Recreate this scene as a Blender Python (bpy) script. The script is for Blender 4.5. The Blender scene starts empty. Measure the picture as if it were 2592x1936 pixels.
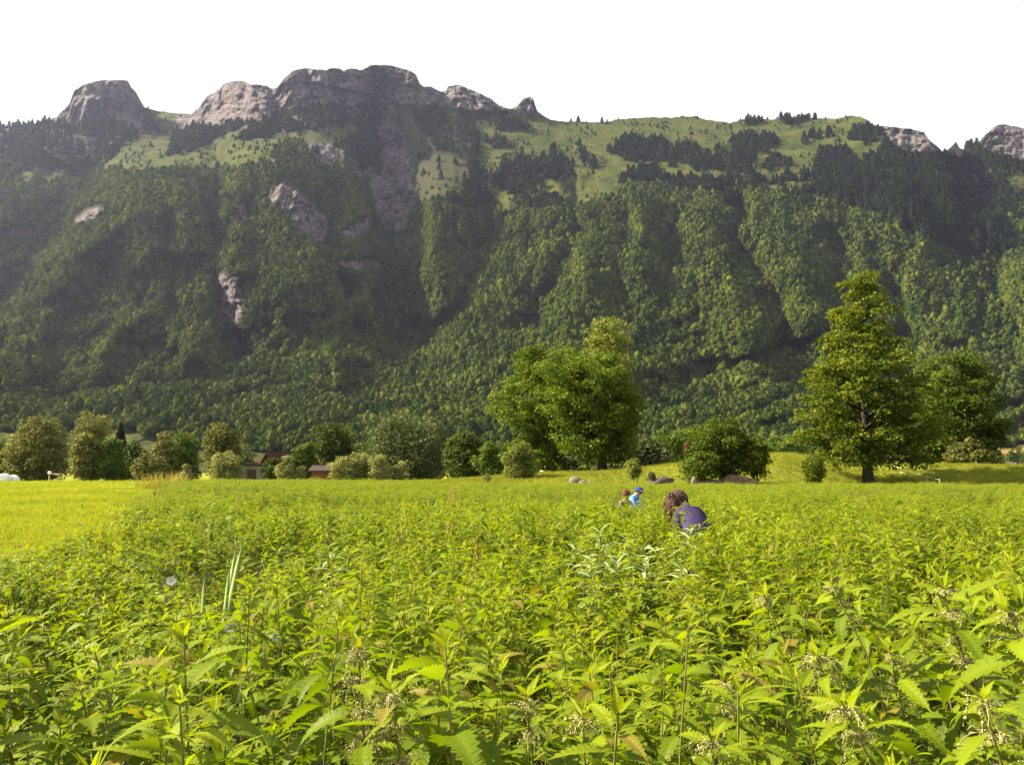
import bpy, math, random
import numpy as np
from mathutils import Vector, Matrix

S = bpy.context.scene
COL = S.collection
HAZE = 0.00003                                      # extinction per metre of the valley air
rng = np.random.default_rng(7)
random.seed(7)
R = math.radians

# ------------------------------------------------------------------ camera
F_PX, CX, CY, EYE = 2198.0, 1296.0, 968.0, 1.65      # photograph: 2592 x 1936
PITCH = math.atan(200 / F_PX)                         # horizon on row 1168
cam_d = bpy.data.cameras.new('camera'); cam = bpy.data.objects.new('camera', cam_d); COL.objects.link(cam)
cam_d.sensor_fit = 'HORIZONTAL'; cam_d.sensor_width = 36.0; cam_d.lens = 36.0 * F_PX / 2592
cam_d.clip_start = 0.05; cam_d.clip_end = 30000
cam.location = (0, 0, EYE); cam.rotation_euler = (R(90) + PITCH, 0, 0)
S.camera = cam

# ------------------------------------------------------------------ sky, sun, exposure
SUN_EL, SUN_AZ = R(38), R(-80)                        # azimuth from +Y, negative = left
sun_dir = Vector((math.sin(SUN_AZ) * math.cos(SUN_EL), math.cos(SUN_AZ) * math.cos(SUN_EL), math.sin(SUN_EL)))
W = bpy.data.worlds.new('World'); S.world = W; W.use_nodes = True
wn, wl = W.node_tree.nodes, W.node_tree.links
wn.clear()
sky = wn.new('ShaderNodeTexSky'); sky.sky_type = 'NISHITA'; sky.sun_disc = False
sky.sun_elevation = SUN_EL; sky.sun_rotation = SUN_AZ; sky.dust_density = 4.0; sky.air_density = 1.0
veil = wn.new('ShaderNodeMix'); veil.data_type = 'RGBA'; veil.inputs[0].default_value = 0.86
veil.inputs[7].default_value = (3.1, 3.07, 2.95, 1)     # thin white cloud over the whole sky
bg = wn.new('ShaderNodeBackground'); bg.inputs[1].default_value = 0.1
wo = wn.new('ShaderNodeOutputWorld')
wl.new(sky.outputs[0], veil.inputs[6]); wl.new(veil.outputs[2], bg.inputs[0]); wl.new(bg.outputs[0], wo.inputs[0])
sun_d = bpy.data.lights.new('sun', 'SUN'); sun = bpy.data.objects.new('sun', sun_d); COL.objects.link(sun)
sun_d.energy = 5.0; sun_d.angle = R(0.55); sun_d.color = (1.0, 0.88, 0.64)
sun.rotation_euler = sun_dir.to_track_quat('Z', 'Y').to_euler(); sun.location = (-200, 100, 300)
S.view_settings.view_transform = 'Standard'; S.view_settings.look = 'None'
S.view_settings.gamma = 1.0; S.view_settings.use_curve_mapping = False
S.view_settings.exposure = 1.95
S.render.engine = 'CYCLES'
cy = S.cycles
cy.max_bounces = 4; cy.diffuse_bounces = 2; cy.glossy_bounces = 1; cy.transmission_bounces = 3
cy.transparent_max_bounces = 6; cy.volume_bounces = 0; cy.use_denoising = True
cy.caustics_reflective = False; cy.caustics_refractive = False
cy.sample_clamp_indirect = 6.0

# ------------------------------------------------------------------ helpers
def ray(px, py):
    px = np.asarray(px, float); py = np.asarray(py, float)
    dx = (px - CX) / F_PX; dy = (CY - py) / F_PX
    cp, sp = math.cos(PITCH), math.sin(PITCH)
    return dx, cp - dy * sp, sp + dy * cp
def at(px, py, Y):
    """world point seen at photo pixel (px,py) when it stands Y metres ahead"""
    a, b, c = ray(px, py); t = np.asarray(Y, float) / b
    return np.stack(np.broadcast_arrays(a * t, np.asarray(Y, float) + 0 * t, EYE + c * t), -1)
def to_px(P):
    P = np.asarray(P, float); cp, sp = math.cos(PITCH), math.sin(PITCH)
    x, y, z = P[..., 0], P[..., 1], P[..., 2] - EYE
    d = y * cp + z * sp; u = -y * sp + z * cp
    return CX + F_PX * x / d, CY - F_PX * u / d
def tag(o, label=None, cat=None, group=None, kind=None):
    if label: o['label'] = label
    if cat: o['category'] = cat
    if group: o['group'] = group
    if kind: o['kind'] = kind
    return o
def link(o, parent=None):
    COL.objects.link(o)
    if parent is not None: o.parent = parent
    return o
def npmesh(name, V, Fs, mats=(), smooth=False, attrs=None, uv=None, midx=None):
    """Fs: one int array (m,k) or a list of such arrays"""
    if not isinstance(Fs, (list, tuple)): Fs = [Fs]
    Fs = [np.asarray(f, np.int32) for f in Fs if len(f)]
    me = bpy.data.meshes.new(name)
    V = np.asarray(V, np.float32)
    me.vertices.add(len(V)); me.vertices.foreach_set('co', V.ravel())
    loops = np.concatenate([f.ravel() for f in Fs])
    tot = np.concatenate([np.full(len(f), f.shape[1], np.int32) for f in Fs])
    start = np.concatenate([[0], np.cumsum(tot)[:-1]]).astype(np.int32)
    me.loops.add(len(loops)); me.loops.foreach_set('vertex_index', loops)
    me.polygons.add(len(tot)); me.polygons.foreach_set('loop_start', start)
    try: me.polygons.foreach_set('loop_total', tot)
    except Exception: pass
    if smooth: me.polygons.foreach_set('use_smooth', np.ones(len(tot), bool))
    if midx is not None: me.polygons.foreach_set('material_index', np.asarray(midx, np.int32))
    for m in (mats if isinstance(mats, (list, tuple)) else [mats]): me.materials.append(m)
    if attrs:
        for k, a in attrs.items():
            a = np.asarray(a, np.float32)
            if a.ndim == 1:
                at_ = me.attributes.new(k, 'FLOAT', 'POINT'); at_.data.foreach_set('value', a)
            else:
                at_ = me.attributes.new(k, 'FLOAT_VECTOR', 'POINT'); at_.data.foreach_set('vector', a.ravel())
    if uv is not None:
        u = me.uv_layers.new(name='UVMap'); u.data.foreach_set('uv', np.asarray(uv, np.float32)[loops].ravel())
    me.update(calc_edges=True); me.validate()
    return me
def mobj(name, me, parent=None, loc=None):
    o = link(bpy.data.objects.new(name, me), parent)
    if loc is not None: o.location = loc
    return o
def empty(name, loc=(0, 0, 0), rz=0.0):
    o = link(bpy.data.objects.new(name, None)); o.location = loc; o.rotation_euler = (0, 0, rz)
    o.empty_display_size = 0.1
    return o
class MB:
    """collects vertices and faces of several simple shapes into one mesh"""
    def __init__(s): s.v = []; s.f = []; s.n = 0
    def add(s, V, Fs):
        V = np.asarray(V, float).reshape(-1, 3)
        if isinstance(Fs, np.ndarray): Fs = Fs.tolist()
        s.f += [[i + s.n for i in f] for f in Fs]; s.v.append(V); s.n += len(V); return s
    def box(s, c, d, rz=0.0):
        c = np.array(c, float); d = np.array(d, float) / 2
        V = np.array([[x, y, z] for z in (-1, 1) for x, y in ((-1, -1), (1, -1), (1, 1), (-1, 1))]) * d
        if rz:
            q = V.copy(); V[:, 0] = q[:, 0] * math.cos(rz) - q[:, 1] * math.sin(rz); V[:, 1] = q[:, 0] * math.sin(rz) + q[:, 1] * math.cos(rz)
        return s.add(V + c, [[3, 2, 1, 0], [4, 5, 6, 7], [0, 1, 5, 4], [1, 2, 6, 5], [2, 3, 7, 6], [3, 0, 4, 7]])
    def tube(s, P, rad, sides=6, cap=True):
        V, Fq = tube(P, rad, sides); F = Fq.tolist()
        if cap:
            n = len(V); F.append(list(range(sides))[::-1]); F.append(list(range(n - sides, n)))
        return s.add(V, F)
    def mesh(s, name, mats, smooth=False):
        me = bpy.data.meshes.new(name); me.from_pydata(np.concatenate(s.v).tolist(), [], s.f)
        for m in (mats if isinstance(mats, (list, tuple)) else [mats]): me.materials.append(m)
        if smooth: me.polygons.foreach_set('use_smooth', np.ones(len(me.polygons), bool))
        me.update(); return me
    def build(s, name, mats, parent=None, smooth=False): return mobj(name, s.mesh(name, mats, smooth), parent)
def tube(P, rad, sides=6):
    P = np.asarray(P, float); n = len(P); rad = np.broadcast_to(np.asarray(rad, float), (n,))
    T = np.gradient(P, axis=0); T /= np.linalg.norm(T, axis=1)[:, None] + 1e-9
    ref = np.where(np.abs(T[:, 2:3]) > 0.9, np.array([[1.0, 0, 0]]), np.array([[0, 0, 1.0]]))
    A = np.cross(T, ref); A /= np.linalg.norm(A, axis=1)[:, None] + 1e-9; B = np.cross(T, A)
    th = np.arange(sides) * 2 * math.pi / sides
    V = P[:, None] + rad[:, None, None] * (A[:, None] * np.cos(th)[None, :, None] + B[:, None] * np.sin(th)[None, :, None])
    i = np.arange(n - 1)[:, None] * sides; j = np.arange(sides)[None]; k = (j + 1) % sides
    Fq = np.stack(np.broadcast_arrays(i + j, i + sides + j, i + sides + k, i + k), -1).reshape(-1, 4)
    return V.reshape(-1, 3), Fq
_lat = np.random.default_rng(11).random((256, 256))
def vnoise(x, y):
    x = np.asarray(x, float); y = np.asarray(y, float)
    xi = np.floor(x).astype(int); yi = np.floor(y).astype(int); fx = x - xi; fy = y - yi
    fx = fx * fx * fx * (fx * (fx * 6 - 15) + 10); fy = fy * fy * fy * (fy * (fy * 6 - 15) + 10)
    g = lambda a, b: _lat[a & 255, b & 255]
    return (g(xi, yi) * (1 - fx) + g(xi + 1, yi) * fx) * (1 - fy) + (g(xi, yi + 1) * (1 - fx) + g(xi + 1, yi + 1) * fx) * fy
def fbm(x, y, o=4, g=0.5):
    s = 0; a = 1; n = 0
    for k in range(o):
        s = s + a * (vnoise(x * 2 ** k + 17.3 * k, y * 2 ** k + 5.1 * k) - 0.5) * 2; n += a; a *= g
    return s / n
def sst(a, b, x):
    t = np.clip((np.asarray(x, float) - a) / (b - a), 0, 1); return t * t * (3 - 2 * t)
def inpoly(x, y, poly):
    r = np.zeros(np.shape(x), bool); n = len(poly)
    for i in range(n):
        x1, y1 = poly[i]; x2, y2 = poly[(i + 1) % n]
        if y1 == y2: continue
        c = ((y1 > y) != (y2 > y)) & (x < (x2 - x1) * (y - y1) / (y2 - y1) + x1); r ^= c
    return r

# ------------------------------------------------------------------ materials
class NT:
    def __init__(s, name):
        s.m = bpy.data.materials.new(name); s.m.use_nodes = True; s.t = s.m.node_tree; s.t.nodes.clear()
        s.out = s.n('ShaderNodeOutputMaterial')
    def n(s, ty, ins=None, **kw):
        o = s.t.nodes.new(ty)
        for k, v in kw.items(): setattr(o, k, v)
        for k, v in (ins or {}).items():
            if isinstance(v, bpy.types.NodeSocket): s.t.links.new(v, o.inputs[k])
            else:
                i = o.inputs[k]
                if hasattr(i.default_value, '__len__') and not hasattr(v, '__len__'): v = [v] * len(i.default_value)
                if hasattr(v, '__len__') and not isinstance(v, str) and len(v) == 3 and len(i.default_value) == 4: v = (*v, 1)
                i.default_value = v
        return o
    def noise(s, vec, scale, detail=4, rough=0.55):
        d = {'Scale': scale, 'Detail': detail, 'Roughness': rough}
        if vec is not None: d['Vector'] = vec
        return s.n('ShaderNodeTexNoise', d).outputs[0]
    def ramp(s, fac, stops):
        r = s.n('ShaderNodeValToRGB', {0: fac}); e = r.color_ramp.elements
        while len(e) < len(stops): e.new(0.5)
        for i, (p, c) in enumerate(stops): e[i].position = p; e[i].color = (*c, 1) if len(c) == 3 else c
        return r.outputs[0]
    def mix(s, f, a, b, mode='MIX'):
        return s.n('ShaderNodeMix', {0: f, 6: a, 7: b}, data_type='RGBA', blend_type=mode).outputs[2]
    def math(s, op, a, b=0.0, c=0.0, clamp=False):
        return s.n('ShaderNodeMath', {0: a, 1: b, 2: c}, operation=op, use_clamp=clamp).outputs[0]
    def attr(s, name): return s.n('ShaderNodeAttribute', attribute_name=name)
    def bump(s, h, strength=0.5, dist=0.05):
        return s.n('ShaderNodeBump', {'Height': h, 'Strength': strength, 'Distance': dist}).outputs[0]
    def bsdf(s, col, rough=0.7, normal=None, spec=0.3, **kw):
        d = {'Base Color': col, 'Roughness': rough, 'Specular IOR Level': spec}; d.update(kw)
        if normal is not None: d['Normal'] = normal
        return s.n('ShaderNodeBsdfPrincipled', d).outputs[0]
    def done(s, sh): s.t.links.new(sh, s.out.inputs[0]); return s.m
def plain(name, col, rough=0.7, var=0.25, scale=8.0, bump=0.3, dist=0.02, spec=0.3):
    t = NT(name); co = t.n('ShaderNodeTexCoord').outputs['Object']
    n = t.noise(co, scale, 5, 0.6)
    c = t.mix(n, tuple(v * (1 - var) for v in col), tuple(min(1, v * (1 + var)) for v in col))
    return t.done(t.bsdf(c, rough, t.bump(n, bump, dist), spec))
def leafmat(name, cols, trans, tmix=0.4, rough=0.7, spec=0.1, pos_scale=0.5, per_face=True):
    """foliage: colour varies by clump and by leaf; light passes through the blade"""
    t = NT(name)
    geo = t.n('ShaderNodeNewGeometry')
    rnd = geo.outputs['Random Per Island']
    n = t.noise(geo.outputs['Position'], pos_scale, 3)
    f = t.math('ADD', t.math('MULTIPLY', n, 0.9), t.math('MULTIPLY', rnd, 0.45))
    f = t.math('SUBTRACT', f, 0.2)
    k = len(cols) - 1
    c = t.ramp(f, [(0.15 + 0.7 * i / k, cols[i]) for i in range(k + 1)])
    hs = t.mix(1.0, c, trans, 'MULTIPLY')
    d = t.bsdf(c, rough, None, spec)
    tr = t.n('ShaderNodeBsdfTranslucent', {'Color': hs}).outputs[0]
    return t.done(t.n('ShaderNodeMixShader', {0: tmix, 1: d, 2: tr}).outputs[0])
# ------------------------------------------------------------------ ground shape
def seg(x, xs, ys): return np.interp(x, xs, ys)
def ground_z(x, y):
    x = np.asarray(x, float); y = np.asarray(y, float)
    px = CX + F_PX * x / np.maximum(y, 5.0)
    crest = seg(px, [900, 1120, 1400, 1560, 1700, 1880, 1970, 2060, 2200, 2400, 2592, 3200], [0, 0.1, 0.55, 0.9, 1.45, 2.1, 2.3, 2.1, 1.6, 1.3, 1.25, 1.2])
    front = seg(px, [1200, 1700, 1950, 2200, 2592], [57, 57, 57, 60, 52])
    m = sst(0, 1, (y - front) / 11.0) * (1 - 0.75 * sst(74, 105, y))
    z = crest * m
    left = 0.12 * sst(-9, -18, x) * sst(18, 55, y) * (1 - sst(82, 110, y)) - 0.32 * sst(45, 80, y) * np.clip(1 - crest / 0.5, 0, 1)
    z = z + left + 0.07 * fbm(x / 5.0, y / 5.0, 3) * sst(4, 12, np.hypot(x, y)) + 0.30 * fbm(x / 13.0 + 3, y / 9.0, 2) * sst(30, 55, y) * (1 - sst(75, 90, y)) * 0.6
    z = z + 0.10 * fbm(x / 2.2 + 5, y / 1.3, 3) * sst(54, 58, y) * (1 - sst(78, 88, y)) + 0.16 * fbm(x / 5.0 + 9, y / 2.6, 3) * sst(24, 36, y) * sst(-6, -14, x) * (1 - sst(74, 84, y))
    far = -1.2 * sst(76, 112, y) - 3.2 * sst(150, 520, y)
    return z + far

# ------------------------------------------------------------------ mountain
Z1 = lambda P: [(x * .4069, y * .4069 + 100) for x, y in P]
Z2 = lambda P: [(x * .4069 + 800, y * .4069 + 100) for x, y in P]
Z3 = lambda P: [(x * .4069 + 1692, y * .4069 + 200) for x, y in P]
Z4 = lambda P: [(x * .4069, y * .4069 + 600) for x, y in P]
SKY = np.array([(-900, 420), (-420, 360), (0, 320), (73, 318), (122, 299), (140, 299), (175, 263), (187, 230), (212, 212), (252, 204), (301, 202), (323, 204), (332, 222), (344, 232), (350, 263), (356, 269), (391, 279), (448, 287), (484, 288), (500, 275), (521, 246), (547, 232), (566, 212), (590, 205), (614, 205), (635, 212), (677, 216), (684, 223), (702, 222), (708, 212), (718, 198), (745, 177), (773, 173), (800, 175), (826, 177), (834, 172), (859, 173), (867, 179), (887, 172), (918, 177), (938, 165), (979, 164), (1032, 177), (1052, 187), (1062, 210), (1071, 219), (1089, 219), (1117, 232), (1128, 231), (1136, 217), (1162, 215), (1207, 232), (1243, 250), (1264, 267), (1296, 277), (1307, 269), (1313, 265), (1325, 250), (1341, 244), (1351, 252), (1359, 279), (1378, 295), (1394, 303), (1418, 307), (1528, 309), (1573, 301), (1658, 296), (1700, 298), (1727, 294), (1761, 294), (1781, 302), (1851, 311), (1879, 302), (1904, 299), (1952, 302), (2017, 296), (2058, 298), (2115, 300), (2148, 293), (2176, 294), (2194, 302), (2213, 316), (2253, 320), (2302, 326), (2339, 334), (2351, 353), (2375, 373), (2386, 383), (2402, 377), (2420, 358), (2430, 375), (2441, 379), (2459, 362), (2475, 365), (2485, 350), (2518, 318), (2536, 314), (2567, 320), (2592, 324), (2800, 350), (3500, 420)], float)
PROF = {  # photo column: (row, distance ahead in metres)
 -900: [(1195, 480), (1100, 720), (1000, 950), (900, 1150), (800, 1330), (650, 1600), (480, 1900), (420, 2200)],
 0: [(1195, 480), (1130, 640), (1100, 720), (1000, 950), (900, 1150), (800, 1330), (650, 1600), (480, 1900), (430, 2050), (390, 2200), (320, 2400), (200, 2480)],
 250: [(1195, 480), (1100, 740), (1000, 980), (900, 1180), (800, 1340), (650, 1560), (500, 1790), (450, 1880), (430, 1960), (400, 2100), (370, 2210), (320, 2300), (300, 2350), (200, 2400)],
 450: [(1195, 480), (1100, 800), (1000, 1030), (930, 1180), (800, 1360), (650, 1560), (500, 1740), (450, 1830), (430, 1900), (380, 2140), (330, 2350), (285, 2650), (200, 2700)],
 700: [(1195, 480), (1100, 800), (1000, 1060), (900, 1270), (840, 1350), (700, 1490), (500, 1690), (400, 1820), (380, 1900), (340, 2120), (320, 2190), (230, 2280), (160, 2310)],
 860: [(1195, 480), (1100, 800), (1000, 1060), (900, 1280), (850, 1370), (700, 1540), (500, 1780), (400, 1960), (350, 2120), (300, 2230), (230, 2310), (160, 2350)],
 1000: [(1195, 480), (1100, 780), (1000, 1060), (900, 1300), (850, 1400), (750, 1640), (640, 1880), (540, 2080), (400, 2280), (270, 2420), (160, 2480)],
 1150: [(1195, 480), (1100, 800), (1000, 1060), (850, 1370), (700, 1580), (560, 1800), (510, 1920), (400, 2230), (300, 2450), (210, 2530)],
 1500: [(1195, 520), (1100, 800), (1000, 1040), (850, 1330), (700, 1560), (560, 1800), (520, 1880), (490, 1990), (400, 2280), (300, 2560)],
 2000: [(1195, 560), (1100, 860), (1000, 1080), (850, 1330), (700, 1570), (560, 1800), (480, 1960), (440, 2080), (380, 2300), (290, 2560)],
 2350: [(1195, 600), (1150, 800), (1100, 960), (1000, 1140), (850, 1370), (700, 1600), (560, 1830), (480, 1980), (400, 2180), (330, 2320)],
 2592: [(1195, 620), (1160, 800), (1130, 950), (1100, 1040), (1000, 1200), (850, 1430), (700, 1670), (560, 1940), (450, 2250), (310, 2600)],
 3500: [(1195, 700), (1100, 1050), (850, 1500), (560, 2000), (400, 2700)]}
GULLY = [  # polyline in the photo, depth in metres, reach to its left and right in photo pixels
 ([(235, 440), (190, 530), (130, 620), (60, 710), (0, 770), (-140, 880)], 170, 140, 42),
 ([(545, 400), (548, 480), (540, 600), (535, 700), (558, 800), (600, 880)], 95, 48, 36),
 ([(300, 640), (250, 720), (190, 800), (130, 870)], 60, 60, 40),
 ([(430, 560), (420, 650), (385, 740), (330, 830), (280, 900)], 55, 45, 35),
 ([(490, 700), (470, 800), (430, 900)], 40, 40, 30),
 ([(640, 500), (650, 600), (640, 700), (655, 800)], 40, 30, 60),
 ([(950, 240), (935, 330), (970, 420), (985, 520), (985, 640), (1005, 740), (1040, 840)], 130, 85, 60),
 ([(840, 560), (850, 660), (880, 760), (900, 840)], 60, 50, 50),
 ([(1245, 520), (1240, 620), (1180, 740), (1120, 830)], 85, 55, 26),
 ([(1460, 500), (1462, 590), (1420, 700), (1350, 830)], 85, 50, 30),
 ([(1590, 560), (1570, 680), (1600, 800)], 40, 50, 40),
 ([(1720, 500), (1700, 600), (1690, 720)], 40, 50, 50),
 ([(1860, 520), (1868, 640), (1930, 710), (1975, 780), (1985, 880)], 95, 60, 34),
 ([(2110, 600), (2120, 720), (2160, 840)], 45, 45, 45),
 ([(2330, 430), (2370, 560), (2440, 680), (2480, 800)], 25, 100, 55),
 ([(2240, 700), (2290, 800), (2330, 900)], 50, 60, 40),
 ([(605, 880), (520, 935), (420, 975), (300, 1005), (190, 1030)], 45, 60, 30),
 ([(350, 300), (400, 330), (440, 350)], 60, 40, 30),
 ([(685, 225), (700, 270), (690, 310)], 45, 25, 25),
 ([(1128, 232), (1120, 265)], 35, 20, 20), ([(860, 180), (850, 240), (870, 300)], 40, 22, 22), ([(770, 180), (775, 250)], 30, 18, 18),
 ([(260, 210), (265, 260), (250, 310)], 35, 20, 25), ([(2440, 380), (2460, 430), (2480, 500)], 120, 50, 40)]
ROCKS = [Z1([(300, 490), (345, 490), (430, 395), (460, 315), (520, 270), (620, 250), (795, 250), (860, 400), (880, 480), (850, 560), (700, 510), (560, 540), (450, 505), (340, 520)]),
 Z1([(1190, 470), (1280, 355), (1390, 270), (1510, 250), (1665, 280), (1740, 270), (1830, 185), (2230, 170), (2230, 400), (1990, 400), (1750, 440), (1650, 470), (1500, 520), (1400, 540), (1200, 520), (1060, 580), (1090, 480)]),
 Z2([(0, 180), (340, 150), (570, 185), (645, 265), (780, 320), (890, 278), (1090, 365), (1250, 458), (1000, 437), (800, 412), (550, 402), (480, 375), (430, 400), (340, 330), (200, 380), (100, 330), (0, 380)]),
 Z2([(1215, 435), (1255, 400), (1330, 345), (1362, 380), (1380, 450), (1400, 472), (1250, 468)]),
 Z2([(420, 420), (480, 420), (500, 560), (550, 600), (590, 760), (600, 880), (620, 980), (560, 1090), (540, 1200), (440, 1200), (380, 1040), (320, 900), (400, 840), (380, 600)]),
 Z1([(1670, 990), (1700, 930), (1780, 880), (1860, 960), (2030, 1110), (2042, 1200), (1975, 1290), (1880, 1205), (1800, 1090), (1680, 1010)]),
 Z4([(1360, 230), (1470, 250), (1500, 400), (1490, 560), (1440, 590), (1390, 500), (1365, 400)]),
 Z1([(1910, 640), (2050, 650), (2130, 720), (2100, 790), (2000, 760)]), Z2([(170, 1210), (330, 1100), (345, 1190), (220, 1260)]),
 Z2([(230, 830), (320, 815), (330, 850), (250, 855)]), Z2([(150, 1400), (260, 1380), (410, 1390), (400, 1440), (200, 1440)]),
 Z1([(0, 1200), (190, 1175), (190, 1215), (0, 1250)]), Z1([(440, 1180), (500, 1080), (650, 1050), (560, 1140)]), Z1([(1470, 1080), (1520, 1010), (1530, 1120), (1480, 1180)]),
 Z3([(1330, 300), (1420, 300), (1500, 305), (1600, 345), (1690, 440), (1620, 460), (1440, 450), (1390, 390)]),
 Z3([(1735, 445), (1790, 378), (1822, 440), (1835, 490), (1750, 490)]), Z3([(1925, 410), (2030, 280), (2230, 290), (2600, 330), (2600, 560), (2212, 540), (2100, 500), (1980, 430)]),
 Z3([(1860, 590), (1900, 600), (2010, 720), (1980, 740)])]
GRASS = [Z1([(865, 415), (1100, 458), (1190, 462), (1080, 540), (1060, 600), (1000, 560), (900, 480)]),
 Z1([(600, 830), (700, 740), (780, 640), (920, 570), (1060, 590), (1050, 730), (1190, 695), (1350, 630), (1480, 545), (1530, 560), (1470, 640), (1600, 620), (1850, 570), (2200, 538), (2230, 600), (2080, 650), (1900, 625), (1750, 640), (1640, 760), (1450, 815), (1300, 815), (1100, 800), (900, 835), (750, 810)]),
 Z1([(60, 905), (190, 893), (400, 865), (390, 820), (170, 815), (60, 860)]), Z1([(270, 735), (430, 715), (440, 770), (280, 775)]), Z1([(340, 540), (500, 500), (540, 520), (420, 550)]),
 Z2([(0, 585), (220, 535), (250, 580), (130, 655), (0, 655)]), Z2([(285, 490), (390, 448), (410, 470), (300, 512)]), Z2([(130, 860), (200, 870), (300, 950), (260, 960), (170, 910)]),
 Z2([(1000, 500), (1240, 470), (1400, 475), (1520, 505), (1790, 510), (2110, 478), (2230, 480), (2230, 870), (2070, 800), (1900, 850), (1860, 985), (1700, 1025), (1600, 1035), (1500, 985), (1250, 1010), (1190, 1085), (1100, 1045), (1060, 1010), (1010, 980), (1000, 900), (990, 860), (1000, 760), (1000, 650)]),
 Z3([(-60, 235), (85, 225), (170, 225), (390, 268), (520, 238), (1120, 222), (1235, 245), (1300, 300), (1380, 385), (1340, 430), (1230, 590), (1100, 440), (930, 460), (890, 640), (900, 690), (730, 720), (610, 700), (560, 660), (340, 650), (300, 640), (200, 640), (90, 620), (-60, 620)]),
 Z3([(1890, 540), (2100, 560), (2230, 560), (2600, 560), (2600, 700), (2212, 690), (2150, 740), (2050, 720), (1930, 600)]),
 [(-300, 1150), (-300, 1090), (0, 1093), (80, 1100), (80, 1150)], [(150, 1200), (160, 1085), (215, 1092), (300, 1085), (345, 1095), (372, 1110), (420, 1100), (455, 1110), (455, 1200)],
 [(-900, 1300), (-900, 1128), (300, 1128), (700, 1150), (1600, 1150), (2400, 1148), (2480, 1143), (2500, 1131), (2600, 1127), (3500, 1120), (3500, 1300)],
 Z4([(1590, 720), (1480, 740), (1300, 850), (1330, 880), (1500, 790)])]
CONIF = [Z3([(370, 560), (380, 420), (430, 345), (580, 345), (660, 370), (660, 430), (600, 440), (520, 480), (520, 560), (600, 650), (560, 700), (350, 680)]),
 Z3([(570, 550), (620, 450), (660, 480), (760, 500), (760, 540), (600, 565)]), Z3([(50, 430), (130, 410), (230, 480), (300, 430), (350, 480), (340, 580), (200, 580), (60, 500)]),
 Z3([(-40, 480), (40, 440), (50, 540), (-40, 545)]), Z3([(820, 400), (830, 350), (940, 340), (950, 380), (850, 415)]), Z3([(1110, 375), (1130, 285), (1200, 300), (1380, 300), (1380, 390), (1200, 395)]),
 Z3([(640, 690), (620, 640), (750, 570), (770, 640)]), Z3([(1215, 550), (1240, 445), (1300, 490), (1310, 560)]), Z3([(780, 640), (830, 550), (870, 600), (850, 640)]), Z3([(960, 390), (980, 310), (1010, 320), (1000, 380)]),
 Z3([(640, 260), (800, 232), (910, 240), (860, 290), (720, 290)]), Z3([(440, 250), (640, 250), (600, 275), (470, 285)]), Z3([(1160, 228), (1240, 240), (1340, 300), (1300, 300)]),
 Z2([(920, 940), (930, 810), (1010, 800), (1110, 860), (1150, 740), (1210, 780), (1240, 740), (1300, 730), (1330, 790), (1400, 720), (1500, 700), (1590, 800), (1590, 870), (1400, 880), (1380, 950), (1200, 970), (1090, 900), (1040, 860), (1000, 930)]),
 Z2([(1040, 650), (1060, 600), (1180, 640), (1150, 690)]), Z2([(1440, 690), (1450, 640), (1500, 690)]), Z2([(1600, 650), (1640, 660), (1740, 790), (1720, 830), (1650, 760)]),
 Z2([(1780, 700), (1930, 610), (2100, 610), (2230, 680), (2230, 800), (2050, 770), (1900, 760)]), Z2([(1060, 530), (1100, 480), (1200, 520), (1340, 550), (1300, 580), (1150, 570)]),
 Z3([(1990, 650), (2000, 590), (2080, 600), (2140, 700), (2110, 780), (2040, 740)]), Z3([(2110, 600), (2130, 560), (2230, 560), (2230, 600)])]

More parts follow.
